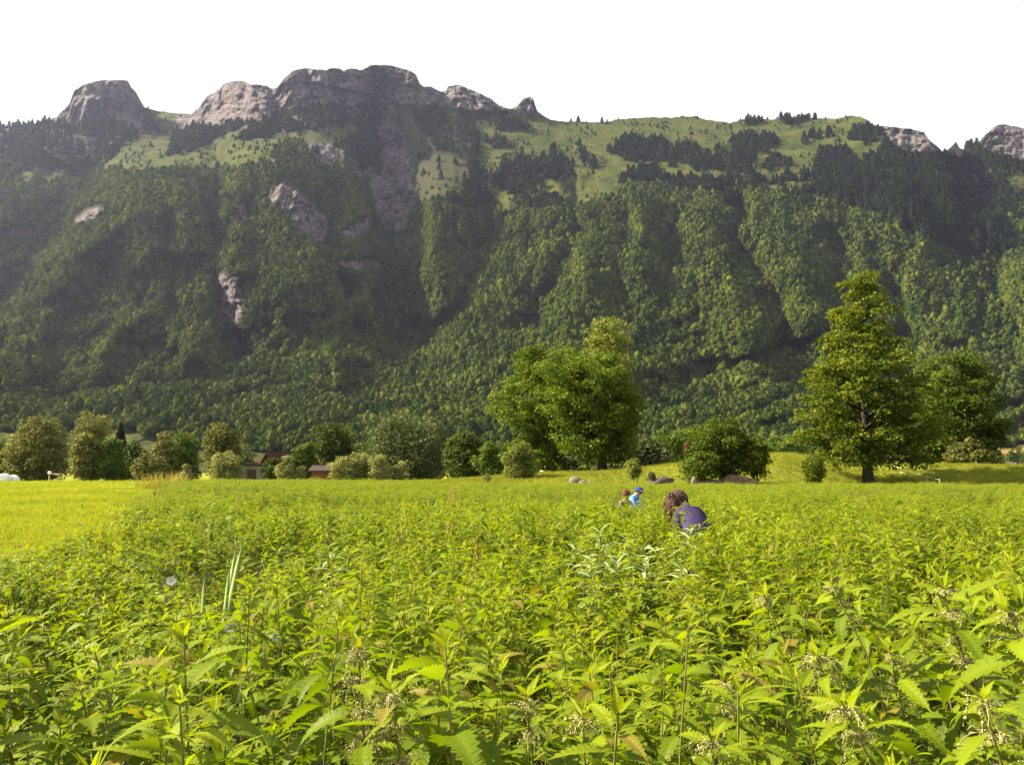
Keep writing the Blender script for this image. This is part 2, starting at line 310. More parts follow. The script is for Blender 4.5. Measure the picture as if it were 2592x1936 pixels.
def pl_dist(X, Y, pts):
    """signed distance to a polyline (negative = left of it when it runs down the picture)"""
    best = np.full(X.shape, 1e9); sg = np.zeros(X.shape); end = np.zeros(X.shape)
    n = len(pts) - 1
    for i in range(n):
        (x1, y1), (x2, y2) = pts[i], pts[i + 1]; dx, dy = x2 - x1, y2 - y1; L2 = dx * dx + dy * dy
        t = ((X - x1) * dx + (Y - y1) * dy) / L2; tc = np.clip(t, 0, 1)
        d = np.hypot(X - x1 - tc * dx, Y - y1 - tc * dy); c = (X - x1) * dy - (Y - y1) * dx
        k = d < best; best = np.where(k, d, best); sg = np.where(k, np.sign(c), sg)
        end = np.where(k, np.where((i == 0) & (t < 0), 1, np.where((i == n - 1) & (t > 1), 1, 0)), end)
    return best * sg, end
def mountain_fields(X, Yp):
    """distance ahead (m) for photo position"""
    cols = sorted(PROF); D = np.zeros(X.shape)
    vals = [np.interp(Yp, [p[0] for p in PROF[c]][::-1], [p[1] for p in PROF[c]][::-1]) for c in cols]
    V = np.stack(vals); xi = np.clip(np.searchsorted(cols, X) - 1, 0, len(cols) - 2)
    c = np.array(cols, float); t = (X - c[xi]) / (c[xi + 1] - c[xi]); t = np.clip(t, 0, 1); t = t * t * (3 - 2 * t)
    D = np.take_along_axis(V, xi[None], 0)[0] * (1 - t) + np.take_along_axis(V, xi[None] + 1, 0)[0] * t
    for pts, amp, wl_, wr_ in GULLY:
        wob = 22 * fbm(X / 60, Yp / 60, 3)
        d, e = pl_dist(X + wob, Yp, pts)
        w = np.where(d < 0, wl_, wr_); w = np.where(e > 0, np.minimum(w, 60), w)
        D = D + 1.7 * amp * np.exp(-np.abs(d / w) ** 1.4)
    slope = sst(1090, 880, Yp) * (0.12 + 0.88 * sst(400, 560, Yp))
    for bx, by, br in ((583, 760, 62), (755, 540, 100), (760, 470, 70)): slope = slope * (1 - 0.95 * np.exp(-(((X - bx) / br) ** 2 + ((Yp - by) / (br * 1.3)) ** 2) ** 1.5))
    wx = X + 0.30 * (Yp - 600) * np.clip((900 - X) / 700, -0.45, 1.2) * 1.6 + 55 * fbm(X / 170, Yp / 150, 2)
    rn = 1 - np.abs(fbm(wx / 250, Yp / 520, 2)) * 2.4          # long ribs running down the slope
    D = D - np.interp(X, [900, 1400], [130, 100]) * slope * (rn - 0.45)
    rn2 = 1 - np.abs(fbm(wx / 95 + 9, Yp / 150 + 4, 3)) * 2
    D = D - np.interp(X, [900, 1400], [60, 42]) * slope * (rn2 - 0.5)
    D = D + 26 * slope * fbm(X / 22, Yp / 40, 3)
    low = sst(1160, 1080, Yp) * sst(760, 960, Yp)
    D = D + 95 * low * fbm((X + 1.2 * Yp) / 130, (Yp + 0.25 * X) / 42, 3) + 22 * low * fbm(X / 45, Yp / 20, 3)
    return D
NC, NR, NB = 860, 380, 10
mx = np.linspace(-760, 3360, NC)
skyl = np.interp(mx, SKY[:, 0], SKY[:, 1]) + 2.2 * fbm(mx / 9.0, mx * 0 + 3.3, 3) + 1.0
tt = np.linspace(0, 1, NR)
PX = np.repeat(mx[None], NR, 0); PY = 1195 + (skyl[None] - 1195) * tt[:, None]
jx = PX + 13 * fbm(PX / 24, PY / 24, 4, .65); jy = PY + 10 * fbm(PX / 24 + 40, PY / 24, 4, .65)
rock = np.zeros(PX.shape, bool); grass = rock.copy(); conif = rock.copy()
for p in ROCKS: rock |= inpoly(jx, jy, p)
for p in GRASS: grass |= inpoly(jx, jy, p)
for p in CONIF: conif |= inpoly(jx, jy, p)
MD = mountain_fields(PX, PY)
# rock faces: stepped strata and vertical ribs
rk = rock.astype(float)
for _ in range(3): rk = (rk + np.roll(rk, 1, 0) + np.roll(rk, -1, 0) + np.roll(rk, 1, 1) + np.roll(rk, -1, 1)) / 5
MD = MD + rk * (34 * fbm((PX + PY * 0.3) / 15, PY / 34, 4, 0.7) - 22 * np.abs(fbm((PX - PY * 0.2) / 9, PY / 40, 3)) + 11 * fbm(PX / 40, PY / 6, 3))
MD = MD + (1 - rk) * grass * 3 * fbm((PX + 0.8 * PY) / 14, PY / 60, 3)
MP = at(PX, PY, MD)
back = []
for k in range(1, NB + 1):
    b = MP[-1].copy(); b[:, 1] += 60 * k ** 1.5; b[:, 2] -= 22 * k ** 1.6 * (0.8 + 0.4 * fbm(mx / 60, mx * 0 + k, 2)); back.append(b)
MV = np.concatenate([MP, np.stack(back)], 0); NRT = NR + NB
ii, jj = np.meshgrid(np.arange(NRT - 1), np.arange(NC - 1), indexing='ij')
MF = np.stack([ii * NC + jj, ii * NC + jj + 1, (ii + 1) * NC + jj + 1, (ii + 1) * NC + jj], -1).reshape(-1, 4)
padk = lambda a: np.concatenate([a, np.repeat(a[-1:], NB, 0)], 0)
def blur(a, n=1):
    a = a.astype(float)
    for _ in range(n): a = (a * 2 + np.roll(a, 1, 0) + np.roll(a, -1, 0) + np.roll(a, 1, 1) + np.roll(a, -1, 1)) / 6
    return a
wheat = inpoly(jx, jy, [(2520, 1136), (2592, 1128), (3000, 1118), (3000, 1135), (2592, 1140), (2560, 1146), (2530, 1144)])
scree = inpoly(jx, jy, Z2([(480, 420), (560, 420), (640, 560), (700, 700), (950, 760), (930, 880), (800, 960), (700, 1000), (640, 1020), (560, 1100), (440, 1200), (380, 1040), (460, 700)]))
shrub = blur((~rock & ~grass) & ((PY < 430 + 15 * fbm(PX / 30, PY / 30, 2)) & (PX < 1000) | inpoly(jx, jy, [(830, 330), (960, 300), (1000, 400), (960, 470), (860, 420)])), 3)
attrs = {'shrub': padk(shrub).ravel(), 'rock': padk(blur(rock)).ravel(), 'grass': padk(blur(grass)).ravel(), 'wheat': padk(blur(wheat)).ravel(), 'scree': padk(blur(scree, 3)).ravel()}

t = NT('mountain_ground')
co = t.n('ShaderNodeNewGeometry').outputs['Position']
def sc(vec, s): return t.n('ShaderNodeVectorMath', {0: vec, 1: s}, operation='MULTIPLY').outputs[0]
n1 = t.noise(co, 0.02, 6, 0.65); n2 = t.noise(co, 0.12, 6, 0.7); n3 = t.noise(sc(co, (0.22, 0.10, 0.055)), 1.0, 7, 0.72)
strat = t.noise(sc(co, (0.012, 0.012, 0.16)), 1.0, 5, 0.65)
rockc = t.ramp(t.math('ADD', t.math('MULTIPLY', n3, 0.6), t.math('MULTIPLY', strat, 0.4)), [(0.36, (.045, .036, .048)), (0.44, (.14, .118, .145)), (0.53, (.25, .215, .235)), (0.66, (.42, .36, .34))])
iron = t.math('MULTIPLY', t.math('SUBTRACT', t.noise(co, 0.013, 3), 0.5, clamp=True), 3.0, clamp=True)
rockc = t.mix(iron, rockc, t.mix(0.5, rockc, (.36, .22, .13)))
vor = t.n('ShaderNodeTexVoronoi', {'Vector': sc(co, (0.055, 0.04, 0.022)), 'Scale': 1.0, 'Randomness': 1.0}, feature='DISTANCE_TO_EDGE').outputs[0]
rockc = t.mix(t.math('SUBTRACT', 0.75, t.math('MULTIPLY', vor, 9.0), clamp=True), rockc, (.035, .028, .034))
moss = t.math('MULTIPLY', t.math('SUBTRACT', t.noise(sc(co, (0.03, 0.03, 0.05)), 1.0, 5, 0.65), 0.5, clamp=True), 9.0, clamp=True)
rockc = t.mix(t.math('MULTIPLY', moss, 0.75), rockc, (.045, .06, .025))
grassc = t.ramp(t.math('ADD', t.math('MULTIPLY', n1, 0.6), t.math('MULTIPLY', n2, 0.4)), [(0.36, (.030, .044, .012)), (0.46, (.062, .080, .019)), (0.56, (.098, .108, .025)), (0.68, (.15, .145, .04))])
forc = t.mix(n2, (.018, .028, .010), (.04, .055, .018))
screec = t.mix(n2, (.055, .048, .042), (.11, .09, .08))
c = t.mix(t.attr('grass').outputs['Fac'], forc, grassc)
c = t.mix(t.math('MULTIPLY', t.attr('scree').outputs['Fac'], t.math('MULTIPLY', n3, 1.3, clamp=True)), c, t.mix(0.45, screec, grassc))
c = t.mix(t.math('MULTIPLY', t.attr('shrub').outputs['Fac'], t.ramp(n3, [(0.38, (0.25, 0.25, 0.25)), (0.62, (1, 1, 1))])), c, t.mix(t.math('MULTIPLY', moss, 0.8), rockc, (.05, .06, .028)))
c = t.mix(t.attr('wheat').outputs['Fac'], c, (.34, .24, .07))
c = t.mix(t.attr('rock').outputs['Fac'], c, rockc)
hb = t.math('ADD', t.math('MULTIPLY', n3, 1.0), t.math('MULTIPLY', t.noise(sc(co, (0.2, 0.2, 0.35)), 1.0, 5, 0.65), 0.6))
hb = t.math('ADD', hb, t.math('MULTIPLY', t.noise(sc(co, (0.5, 0.5, 0.16)), 1.0, 4, 0.7), 0.35))
bm = t.bump(hb, 1.0, 11.0)
M_mount = t.done(t.bsdf(c, 0.95, bm, 0.05))
mount = mobj('mountain', npmesh('mountain', MV.reshape(-1, 3), MF, M_mount, True, attrs))
tag(mount, 'steep forested mountain with rocky summits and high green meadows', kind='structure')

# ------------------------------------------------------------------ instance helper (for what nobody could count)
def scatter(name, P, rot, scl, idx, meshes, label, cat):
    """one object: a cloud of points that carries the given meshes through geometry nodes"""
    c = bpy.data.collections.new(name + '_kinds')
    for k, me in enumerate(meshes):
        o = bpy.data.objects.new('%s_kind_%02d' % (name, k), me); c.objects.link(o)
    me = bpy.data.meshes.new(name); P = np.asarray(P, np.float32); n = len(P)
    me.vertices.add(n); me.vertices.foreach_set('co', P.ravel())
    for k, a, ty, f in (('irot', rot, 'FLOAT_VECTOR', 'vector'), ('iscl', scl, 'FLOAT_VECTOR', 'vector'), ('iidx', idx, 'INT', 'value')):
        q = me.attributes.new(k, ty, 'POINT'); q.data.foreach_set(f, np.asarray(a, np.int32 if ty == 'INT' else np.float32).ravel())
    o = mobj(name, me); tag(o, label, cat, kind='stuff')
    g = bpy.data.node_groups.new(name + '_scatter', 'GeometryNodeTree')
    g.interface.new_socket('Geometry', in_out='INPUT', socket_type='NodeSocketGeometry')
    g.interface.new_socket('Geometry', in_out='OUTPUT', socket_type='NodeSocketGeometry')
    N = g.nodes; L = g.links
    gi = N.new('NodeGroupInput'); go = N.new('NodeGroupOutput'); ip = N.new('GeometryNodeInstanceOnPoints'); ci = N.new('GeometryNodeCollectionInfo')
    ci.inputs['Collection'].default_value = c; ci.inputs['Separate Children'].default_value = True; ci.inputs['Reset Children'].default_value = True
    def na(nm, ty):
        q = N.new('GeometryNodeInputNamedAttribute'); q.data_type = ty; q.inputs['Name'].default_value = nm; return q.outputs['Attribute']
    L.new(gi.outputs[0], ip.inputs['Points']); L.new(ci.outputs[0], ip.inputs['Instance']); ip.inputs['Pick Instance'].default_value = True
    L.new(na('iidx', 'INT'), ip.inputs['Instance Index'])
    L.new(na('irot', 'FLOAT_VECTOR'), ip.inputs['Rotation']); L.new(na('iscl', 'FLOAT_VECTOR'), ip.inputs['Scale'])
    L.new(ip.outputs[0], go.inputs[0])
    md = o.modifiers.new('scatter', 'NODES'); md.node_group = g
    return o

# ------------------------------------------------------------------ leaf cards
def cards(C, N, size, aspect=1.5, roll=None, fold=0.25, g=rng):
    """diamond-shaped leaves: centre, facing, size -> (verts, quads)"""
    n = len(C); N = N / (np.linalg.norm(N, axis=1)[:, None] + 1e-9)
    r = g.normal(size=(n, 3)); A = np.cross(N, r); A /= np.linalg.norm(A, axis=1)[:, None] + 1e-9; B = np.cross(N, A)
    size = np.broadcast_to(size, (n,))[:, None]
    L = A * size * 0.5; Wd = B * size * 0.5 / aspect; U = N * size * fold * 0.3
    V = np.stack([C - L - U, C + Wd * 1.0 + U, C + L - U, C - Wd + U], 1).reshape(-1, 3)
    return V, np.arange(4 * n).reshape(-1, 4)
def unit(n, g=rng):
    v = g.normal(size=(n, 3)); return v / np.linalg.norm(v, axis=1)[:, None]
def far_crown(seed, lobes=16, tall=1.25, nu=24, nv=14, extra=170):
    """lumpy closed crown with loose leaf sprays on it"""
    g = np.random.default_rng(seed); d = unit(lobes, g); d[:, 2] = np.abs(d[:, 2]) * 1.1 - 0.25
    c = d * g.uniform(0.4, 0.66, (lobes, 1)); r = g.uniform(0.3, 0.46, lobes)
    u, v = np.meshgrid(np.linspace(0, 2 * math.pi, nu, endpoint=False), np.linspace(0.04, math.pi - 0.3, nv)); u = u + 0.14 * (np.arange(nv) % 2)[:, None]
    D = np.stack([np.cos(u) * np.sin(v), np.sin(u) * np.sin(v), np.cos(v)], -1).reshape(-1, 3)
    b = D @ c.T; q = b * b - (c * c).sum(1) + r * r; R_ = np.where(q > 0, b + np.sqrt(np.maximum(q, 0)), 0.3).max(1)
    R_ = R_ * g.uniform(0.8, 1.14, len(R_)); V = D * R_[:, None] * np.array([1, 1, tall])
    i, j = np.meshgrid(np.arange(nv - 1), np.arange(nu), indexing='ij'); k = (j + 1) % nu
    F = np.stack([i * nu + j, (i + 1) * nu + j, (i + 1) * nu + k, i * nu + k], -1).reshape(-1, 4)
    s = g.integers(0, len(V), extra); Vc, Fc = cards(V[s] * g.uniform(0.98, 1.14, (extra, 1)), D[s] + 0.6 * g.normal(size=(extra, 3)), 0.26 * g.uniform(0.5, 1.3, extra), 1.3, g=g)
    V = np.concatenate([V, Vc]); V[:, 2] += tall * 0.85
    return V, np.concatenate([F, Fc + nu * nv])
def far_spruce(seed, tiers=8, per=22):
    g = np.random.default_rng(seed); Cs = []; Ns = []
    for k in range(tiers):
        h = k / tiers; r = 0.30 * (1 - h) ** 0.8 + 0.02
        th = g.uniform(0, 2 * math.pi, per); rr = r * g.uniform(0.35, 1.05, per)
        Cs.append(np.stack([rr * np.cos(th), rr * np.sin(th), 0.08 + 0.9 * h + 0.05 * (1 - rr / r) + g.normal(0, 0.015, per)], 1))
        Ns.append(np.stack([np.cos(th) * 0.7, np.sin(th) * 0.7, np.full(per, 0.75)], 1) + 0.2 * g.normal(size=(per, 3)))
    C = np.concatenate(Cs); return cards(C, np.concatenate(Ns), 0.17 * g.uniform(0.7, 1.3, len(C)), 1.4, g=g)

def forest_mat(name, stops, tm):
    t = NT(name); oi = t.n('ShaderNodeObjectInfo'); geo = t.n('ShaderNodeNewGeometry')
    n = t.noise(oi.outputs['Location'], 0.011, 3); n2 = t.noise(oi.outputs['Location'], 0.05, 2)
    f = t.math('ADD', t.math('MULTIPLY', n, 1.15), t.math('MULTIPLY', oi.outputs['Random'], 0.5))
    f = t.math('ADD', t.math('SUBTRACT', f, 0.46), t.math('MULTIPLY', geo.outputs['Random Per Island'], 0.16))
    c = t.ramp(f, stops)
    br = t.math('MULTIPLY', t.math('SUBTRACT', n2, 0.52, clamp=True), 3.0, clamp=True)
    c = t.mix(t.math('MULTIPLY', br, 0.4), c, (.075, .068, .028))
    d = t.n('ShaderNodeBsdfDiffuse', {'Color': c}).outputs[0]; tr = t.n('ShaderNodeBsdfTranslucent', {'Color': t.mix(1.0, c, (1.2, 1.2, .5), 'MULTIPLY')}).outputs[0]
    return t.done(t.n('ShaderNodeMixShader', {0: tm, 1: d, 2: tr}).outputs[0])
M_for = forest_mat('forest_leaves', [(0.1, (.014, .026, .007)), (0.35, (.032, .050, .010)), (0.6, (.060, .083, .014)), (0.9, (.12, .15, .022))], 0.12)
M_con = forest_mat('spruce_needles', [(0.1, (.015, .026, .015)), (0.5, (.028, .044, .021)), (0.9, (.052, .072, .028))], 0.12)
fc = [npmesh('forest_crown', *far_crown(100 + k, tall=1.1 + 0.1 * (k % 4)), M_for) for k in range(7)]
fs = [npmesh('spruce_crown', *far_spruce(200 + k), M_con) for k in range(4)]


# points by surface area
A = MP[:-1, :-1]; Bq = MP[:-1, 1:]; Cq = MP[1:, :-1]; Dq = MP[1:, 1:]
area = 0.5 * (np.linalg.norm(np.cross(Bq - A, Cq - A), axis=2) + np.linalg.norm(np.cross(Bq - Dq, Cq - Dq), axis=2))
cx_, cy_ = PX[:-1, :-1], PY[:-1, :-1]
hz = A[..., 2]
woods = (~rock & (~grass | conif))[:-1, :-1] & (cy_ < 1150) & (cx_ > -420) & (cx_ < 3010)
thin = np.where(scree[:-1, :-1] > 0, 0.1, 1.0) * (1 - 0.62 * shrub[:-1, :-1]) * (1 - 0.8 * inpoly(cx_, cy_, [(1020, 260), (1330, 270), (1200, 340), (1180, 420), (1160, 480), (1080, 520), (1020, 400)]))
near_rock = blur(rock, 10)[:-1, :-1] > 0.12
def pick(mask, dens, seed):
    g = np.random.default_rng(seed); w = (area * mask * dens).ravel(); n = int(w.sum()); cum = np.cumsum(w)
    k = np.searchsorted(cum, g.random(n) * cum[-1]); i, j = np.unravel_index(k, area.shape); u, v = g.random((2, n))[:, :, None]
    return A[i, j] * (1 - u) * (1 - v) + Bq[i, j] * u * (1 - v) + Cq[i, j] * (1 - u) * v + Dq[i, j] * u * v, i, j, g
is_con = conif[:-1, :-1] | (woods & (fbm(cx_ / 50, cy_ / 40, 3) * 160 + hz > 640) & (cx_ > 1100)) | (woods & (fbm(cx_ / 50, cy_ / 40, 3) * 160 + hz > 760) & (cx_ <= 1100)) | (woods & inpoly(cx_, cy_, [(2060, 400), (2330, 380), (2500, 500), (2592, 640), (2450, 660), (2250, 560), (2040, 490)]))
P, i, j, g = pick(woods & ~is_con & ~near_rock, 0.043 * thin * np.interp(A[..., 1], [500, 900, 1400, 1900], [2.0, 1.75, 1.2, 1.0]), 31)
keep = g.random(len(P)) < np.where(P[:, 1] < 1000, 1.0, 0.92); P = P[keep]
n = len(P); s = g.uniform(1.9, 4.4, n) * np.where(g.random(n) < 0.16, g.uniform(1.2, 1.7, n), 1.0) * np.interp(P[:, 1], [500, 900, 1400, 1900], [.72, .78, .92, 1.0])
P[:, 2] -= 0.25 * s; print('broadleaf', n)
scatter('broadleaf_forest', P, np.stack([g.normal(0, .06, n), g.normal(0, .06, n), g.uniform(0, 6.28, n)], 1), np.stack([s, s, s * g.uniform(0.85, 1.5, n)], 1), g.integers(0, len(fc), n), fc,
        'dense green broadleaf forest covering the mountain slopes', 'forest')
P, i, j, g = pick(woods & is_con & ~(near_rock & (tt[:-1, None] > 0.9)), np.where(conif[:-1, :-1], 0.009, 0.015) * thin, 32); n1_ = len(P)
P2, *_ = pick((grass & ~rock & ~conif)[:-1, :-1] & (cy_ < 540) & (fbm(cx_ / 30, cy_ / 14, 3) > -0.05), 0.0042, 33)
P3, *_ = pick(rock[:-1, :-1] & (tt[:-1, None] < 0.93) & (fbm(cx_ / 22, cy_ / 14, 3) > 0.05), 0.0022, 34)
P = np.concatenate([P, P2, P3]); n = len(P); s = g.uniform(10, 25, n); s[n1_:] *= g.uniform(0.12, 0.55, n - n1_)
P[:, 2] -= 1.0
scatter('spruce_forest', P, np.stack([np.zeros(n), np.zeros(n), g.uniform(0, 6.28, n)], 1), np.stack([s * g.uniform(.85, 1.3, n), s * g.uniform(.85, 1.3, n), s], 1), g.integers(0, len(fs), n), fs,
        'dark spruce woods in clumps along the upper slopes and high meadows', 'forest')
print('forest', len(P))
# ------------------------------------------------------------------ ground sheet
def axis(lo, hi, fine_lo, fine_hi, step, grow=1.18):
    a = list(np.arange(fine_lo, fine_hi + 1e-6, step)); s = step
    while a[-1] < hi: s *= grow; a.append(min(a[-1] + s, hi))
    s = step
    while a[0] > lo: s *= grow; a.insert(0, max(a[0] - s, lo))
    return np.array(a)
gx = axis(-4800, 4800, -55, 62, 0.7); gy = axis(-900, 4900, 0, 100, 0.7)
GX, GY = np.meshgrid(gx, gy)
GZ = ground_z(GX, GY) - 6.0 * sst(500, 800, GY)
def nettle_left(y):   # left limit of the nettles
    return np.interp(y, [-20, 0, 4, 6.6, 12.6, 27, 45, 60], [-9.0, -5.2, -3.8, -4.1, -5.7, -10.8, -17, -24])
gi, gj = np.meshgrid(np.arange(len(gy) - 1), np.arange(len(gx) - 1), indexing='ij'); n_ = len(gx)
GF = np.stack([gi * n_ + gj, gi * n_ + gj + 1, (gi + 1) * n_ + gj + 1, (gi + 1) * n_ + gj], -1).reshape(-1, 4)
mown = sst(0.5, -1.0, GX - nettle_left(GY) + 0.8 * fbm(GX / 3, GY / 3, 2) + (0.6 + .06 * np.clip(GY, 0, 80)) * fbm(GX / 5, GY / 4, 2)) 
bank = sst(50, 58, GY + 2 * fbm(GX / 6, GY / 6, 2)) * sst(-6, 2, GX)
t = NT('meadow_ground')
co = t.n('ShaderNodeNewGeometry').outputs['Position']
n1 = t.noise(co, 0.35, 5, 0.6); n2 = t.noise(co, 2.5, 5, 0.65); n3 = t.noise(co, 14.0, 4, 0.7)
mix3 = t.math('ADD', t.math('MULTIPLY', n1, 0.5), t.math('ADD', t.math('MULTIPLY', n2, 0.3), t.math('MULTIPLY', n3, 0.2)))
soil = t.ramp(mix3, [(0.3, (.020, .022, .008)), (0.7, (.055, .055, .02))])
grs = t.ramp(mix3, [(0.32, (.115, .145, .010)), (0.5, (.19, .22, .012)), (0.68, (.265, .275, .016))])
dry = t.ramp(mix3, [(0.32, (.10, .13, .014)), (0.5, (.17, .195, .018)), (0.66, (.26, .25, .035))])
c = t.mix(t.attr('mown').outputs['Fac'], soil, grs); c = t.mix(t.attr('bank').outputs['Fac'], c, dry)
hb = t.math('ADD', t.math('MULTIPLY', n2, 0.6), t.math('MULTIPLY', n3, 0.5))
M_ground = t.done(t.bsdf(c, 0.95, t.bump(hb, 1.0, 0.12), 0.05))
ground = mobj('ground', npmesh('ground', np.stack([GX, GY, GZ], -1).reshape(-1, 3), GF, M_ground, True, {'mown': mown.ravel(), 'bank': np.maximum(bank, sst(62, 80, GY)).ravel()}))
tag(ground, 'flat valley meadow with a low grassy bank', kind='structure')

# ------------------------------------------------------------------ haze: one closed box of even air
hz_ = MB().box((0, 1900, 755), (10600, 6600, 1540))
th_ = NT('valley_haze'); pv = th_.n('ShaderNodeVolumePrincipled', {'Color': (.60, .65, 1.0), 'Density': HAZE, 'Anisotropy': 0.55, 'Density Attribute': '', 'Temperature Attribute': '', 'Color Attribute': ''})
th_.m.cycles.homogeneous_volume = True
th_.t.links.new(pv.outputs[0], th_.out.inputs['Volume'])
haze = hz_.build('haze', th_.m); tag(haze, 'thin bluish summer haze filling the valley', 'haze', kind='stuff')
# ------------------------------------------------------------------ bark and leaves
def bark(name, a, b):
    t = NT(name); co = t.n('ShaderNodeTexCoord').outputs['Object']
    v = t.n('ShaderNodeVectorMath', {0: co, 1: (9, 9, 1.6)}, operation='MULTIPLY').outputs[0]
    n = t.noise(v, 1.5, 6, 0.7); return t.done(t.bsdf(t.ramp(n, [(0.35, a), (0.65, b)]), 0.9, t.bump(n, 0.9, 0.05), 0.1))
M_bark = bark('bark_grey_brown', (.02, .017, .013), (.062, .053, .042))
M_bark2 = bark('bark_pale', (.08, .065, .05), (.2, .17, .13))
LM = {
 'alder': leafmat('leaves_yellow_green', [(0.036, 0.058, 0.008), (0.075, 0.108, 0.01), (0.125, 0.155, 0.012), (0.2, 0.215, 0.018)], (1.3, 1.2, .35), 0.35, pos_scale=0.45),
 'maple': leafmat('leaves_mid_green', [(0.035, 0.065, 0.010), (0.070, 0.113, 0.013), (0.123, 0.167, 0.016), (0.203, 0.239, 0.023)], (1.3, 1.25, .35), 0.35, pos_scale=0.45),
 'oak': leafmat('leaves_oak_green', [(.022, .044, .007), (.046, .078, .010), (.085, .122, .013), (.145, .18, .02)], (1.3, 1.25, .35), 0.35, pos_scale=0.45),
 'dark': leafmat('leaves_dark_green', [(0.023, 0.039, 0.009), (0.041, 0.064, 0.012), (0.067, 0.096, 0.014), (0.102, 0.131, 0.020)], (1.2, 1.2, .4), 0.25, pos_scale=0.4),
 'green': leafmat('leaves_fresh_green', [(0.032, 0.061, 0.013), (0.058, 0.099, 0.017), (0.099, 0.142, 0.022), (0.152, 0.196, 0.029)], (1.2, 1.2, .4), 0.3, pos_scale=0.4),
 'willow': leafmat('leaves_olive_willow', [(0.058, 0.068, 0.02), (0.11, 0.122, 0.034), (0.18, 0.185, 0.055), (0.28, 0.265, 0.09)], (1.2, 1.1, .5), 0.28, pos_scale=0.35),
 'grey': leafmat('leaves_grey_green', [(0.043, 0.058, 0.026), (0.072, 0.090, 0.036), (0.109, 0.131, 0.049), (0.152, 0.174, 0.070)], (1.2, 1.15, .5), 0.25, pos_scale=0.35),
 'sallow': leafmat('leaves_pale_sallow', [(0.109, 0.123, 0.043), (0.181, 0.196, 0.067), (0.261, 0.268, 0.099), (0.362, 0.362, 0.160)], (1.2, 1.15, .5), 0.3, pos_scale=0.8),
 'poplar': leafmat('leaves_poplar', [(0.085, 0.105, 0.025), (0.14, 0.165, 0.036), (0.2, 0.225, 0.05), (0.28, 0.3, 0.075)], (1.2, 1.15, .4), 0.32, pos_scale=0.35),
 'rowan': leafmat('leaves_rust_red', [(.06, .03, .012), (.10, .045, .018), (.13, .07, .025)], (1.2, .9, .5), 0.3),
 'spruce': leafmat('needles_dark', [(0.014, 0.026, 0.010), (0.026, 0.041, 0.014), (0.043, 0.061, 0.020)], (1.1, 1.1, .5), 0.1),
 'bronze': leafmat('leaves_bronze_green', [(0.048, 0.058, 0.015), (0.082, 0.094, 0.022), (0.13, 0.138, 0.032), (0.19, 0.185, 0.048)], (1.2, 1.1, .4), 0.28, pos_scale=0.35),
}
def gz(x, y): return float(ground_z(np.array([x]), np.array([y]))[0])
TREE_STATS = []
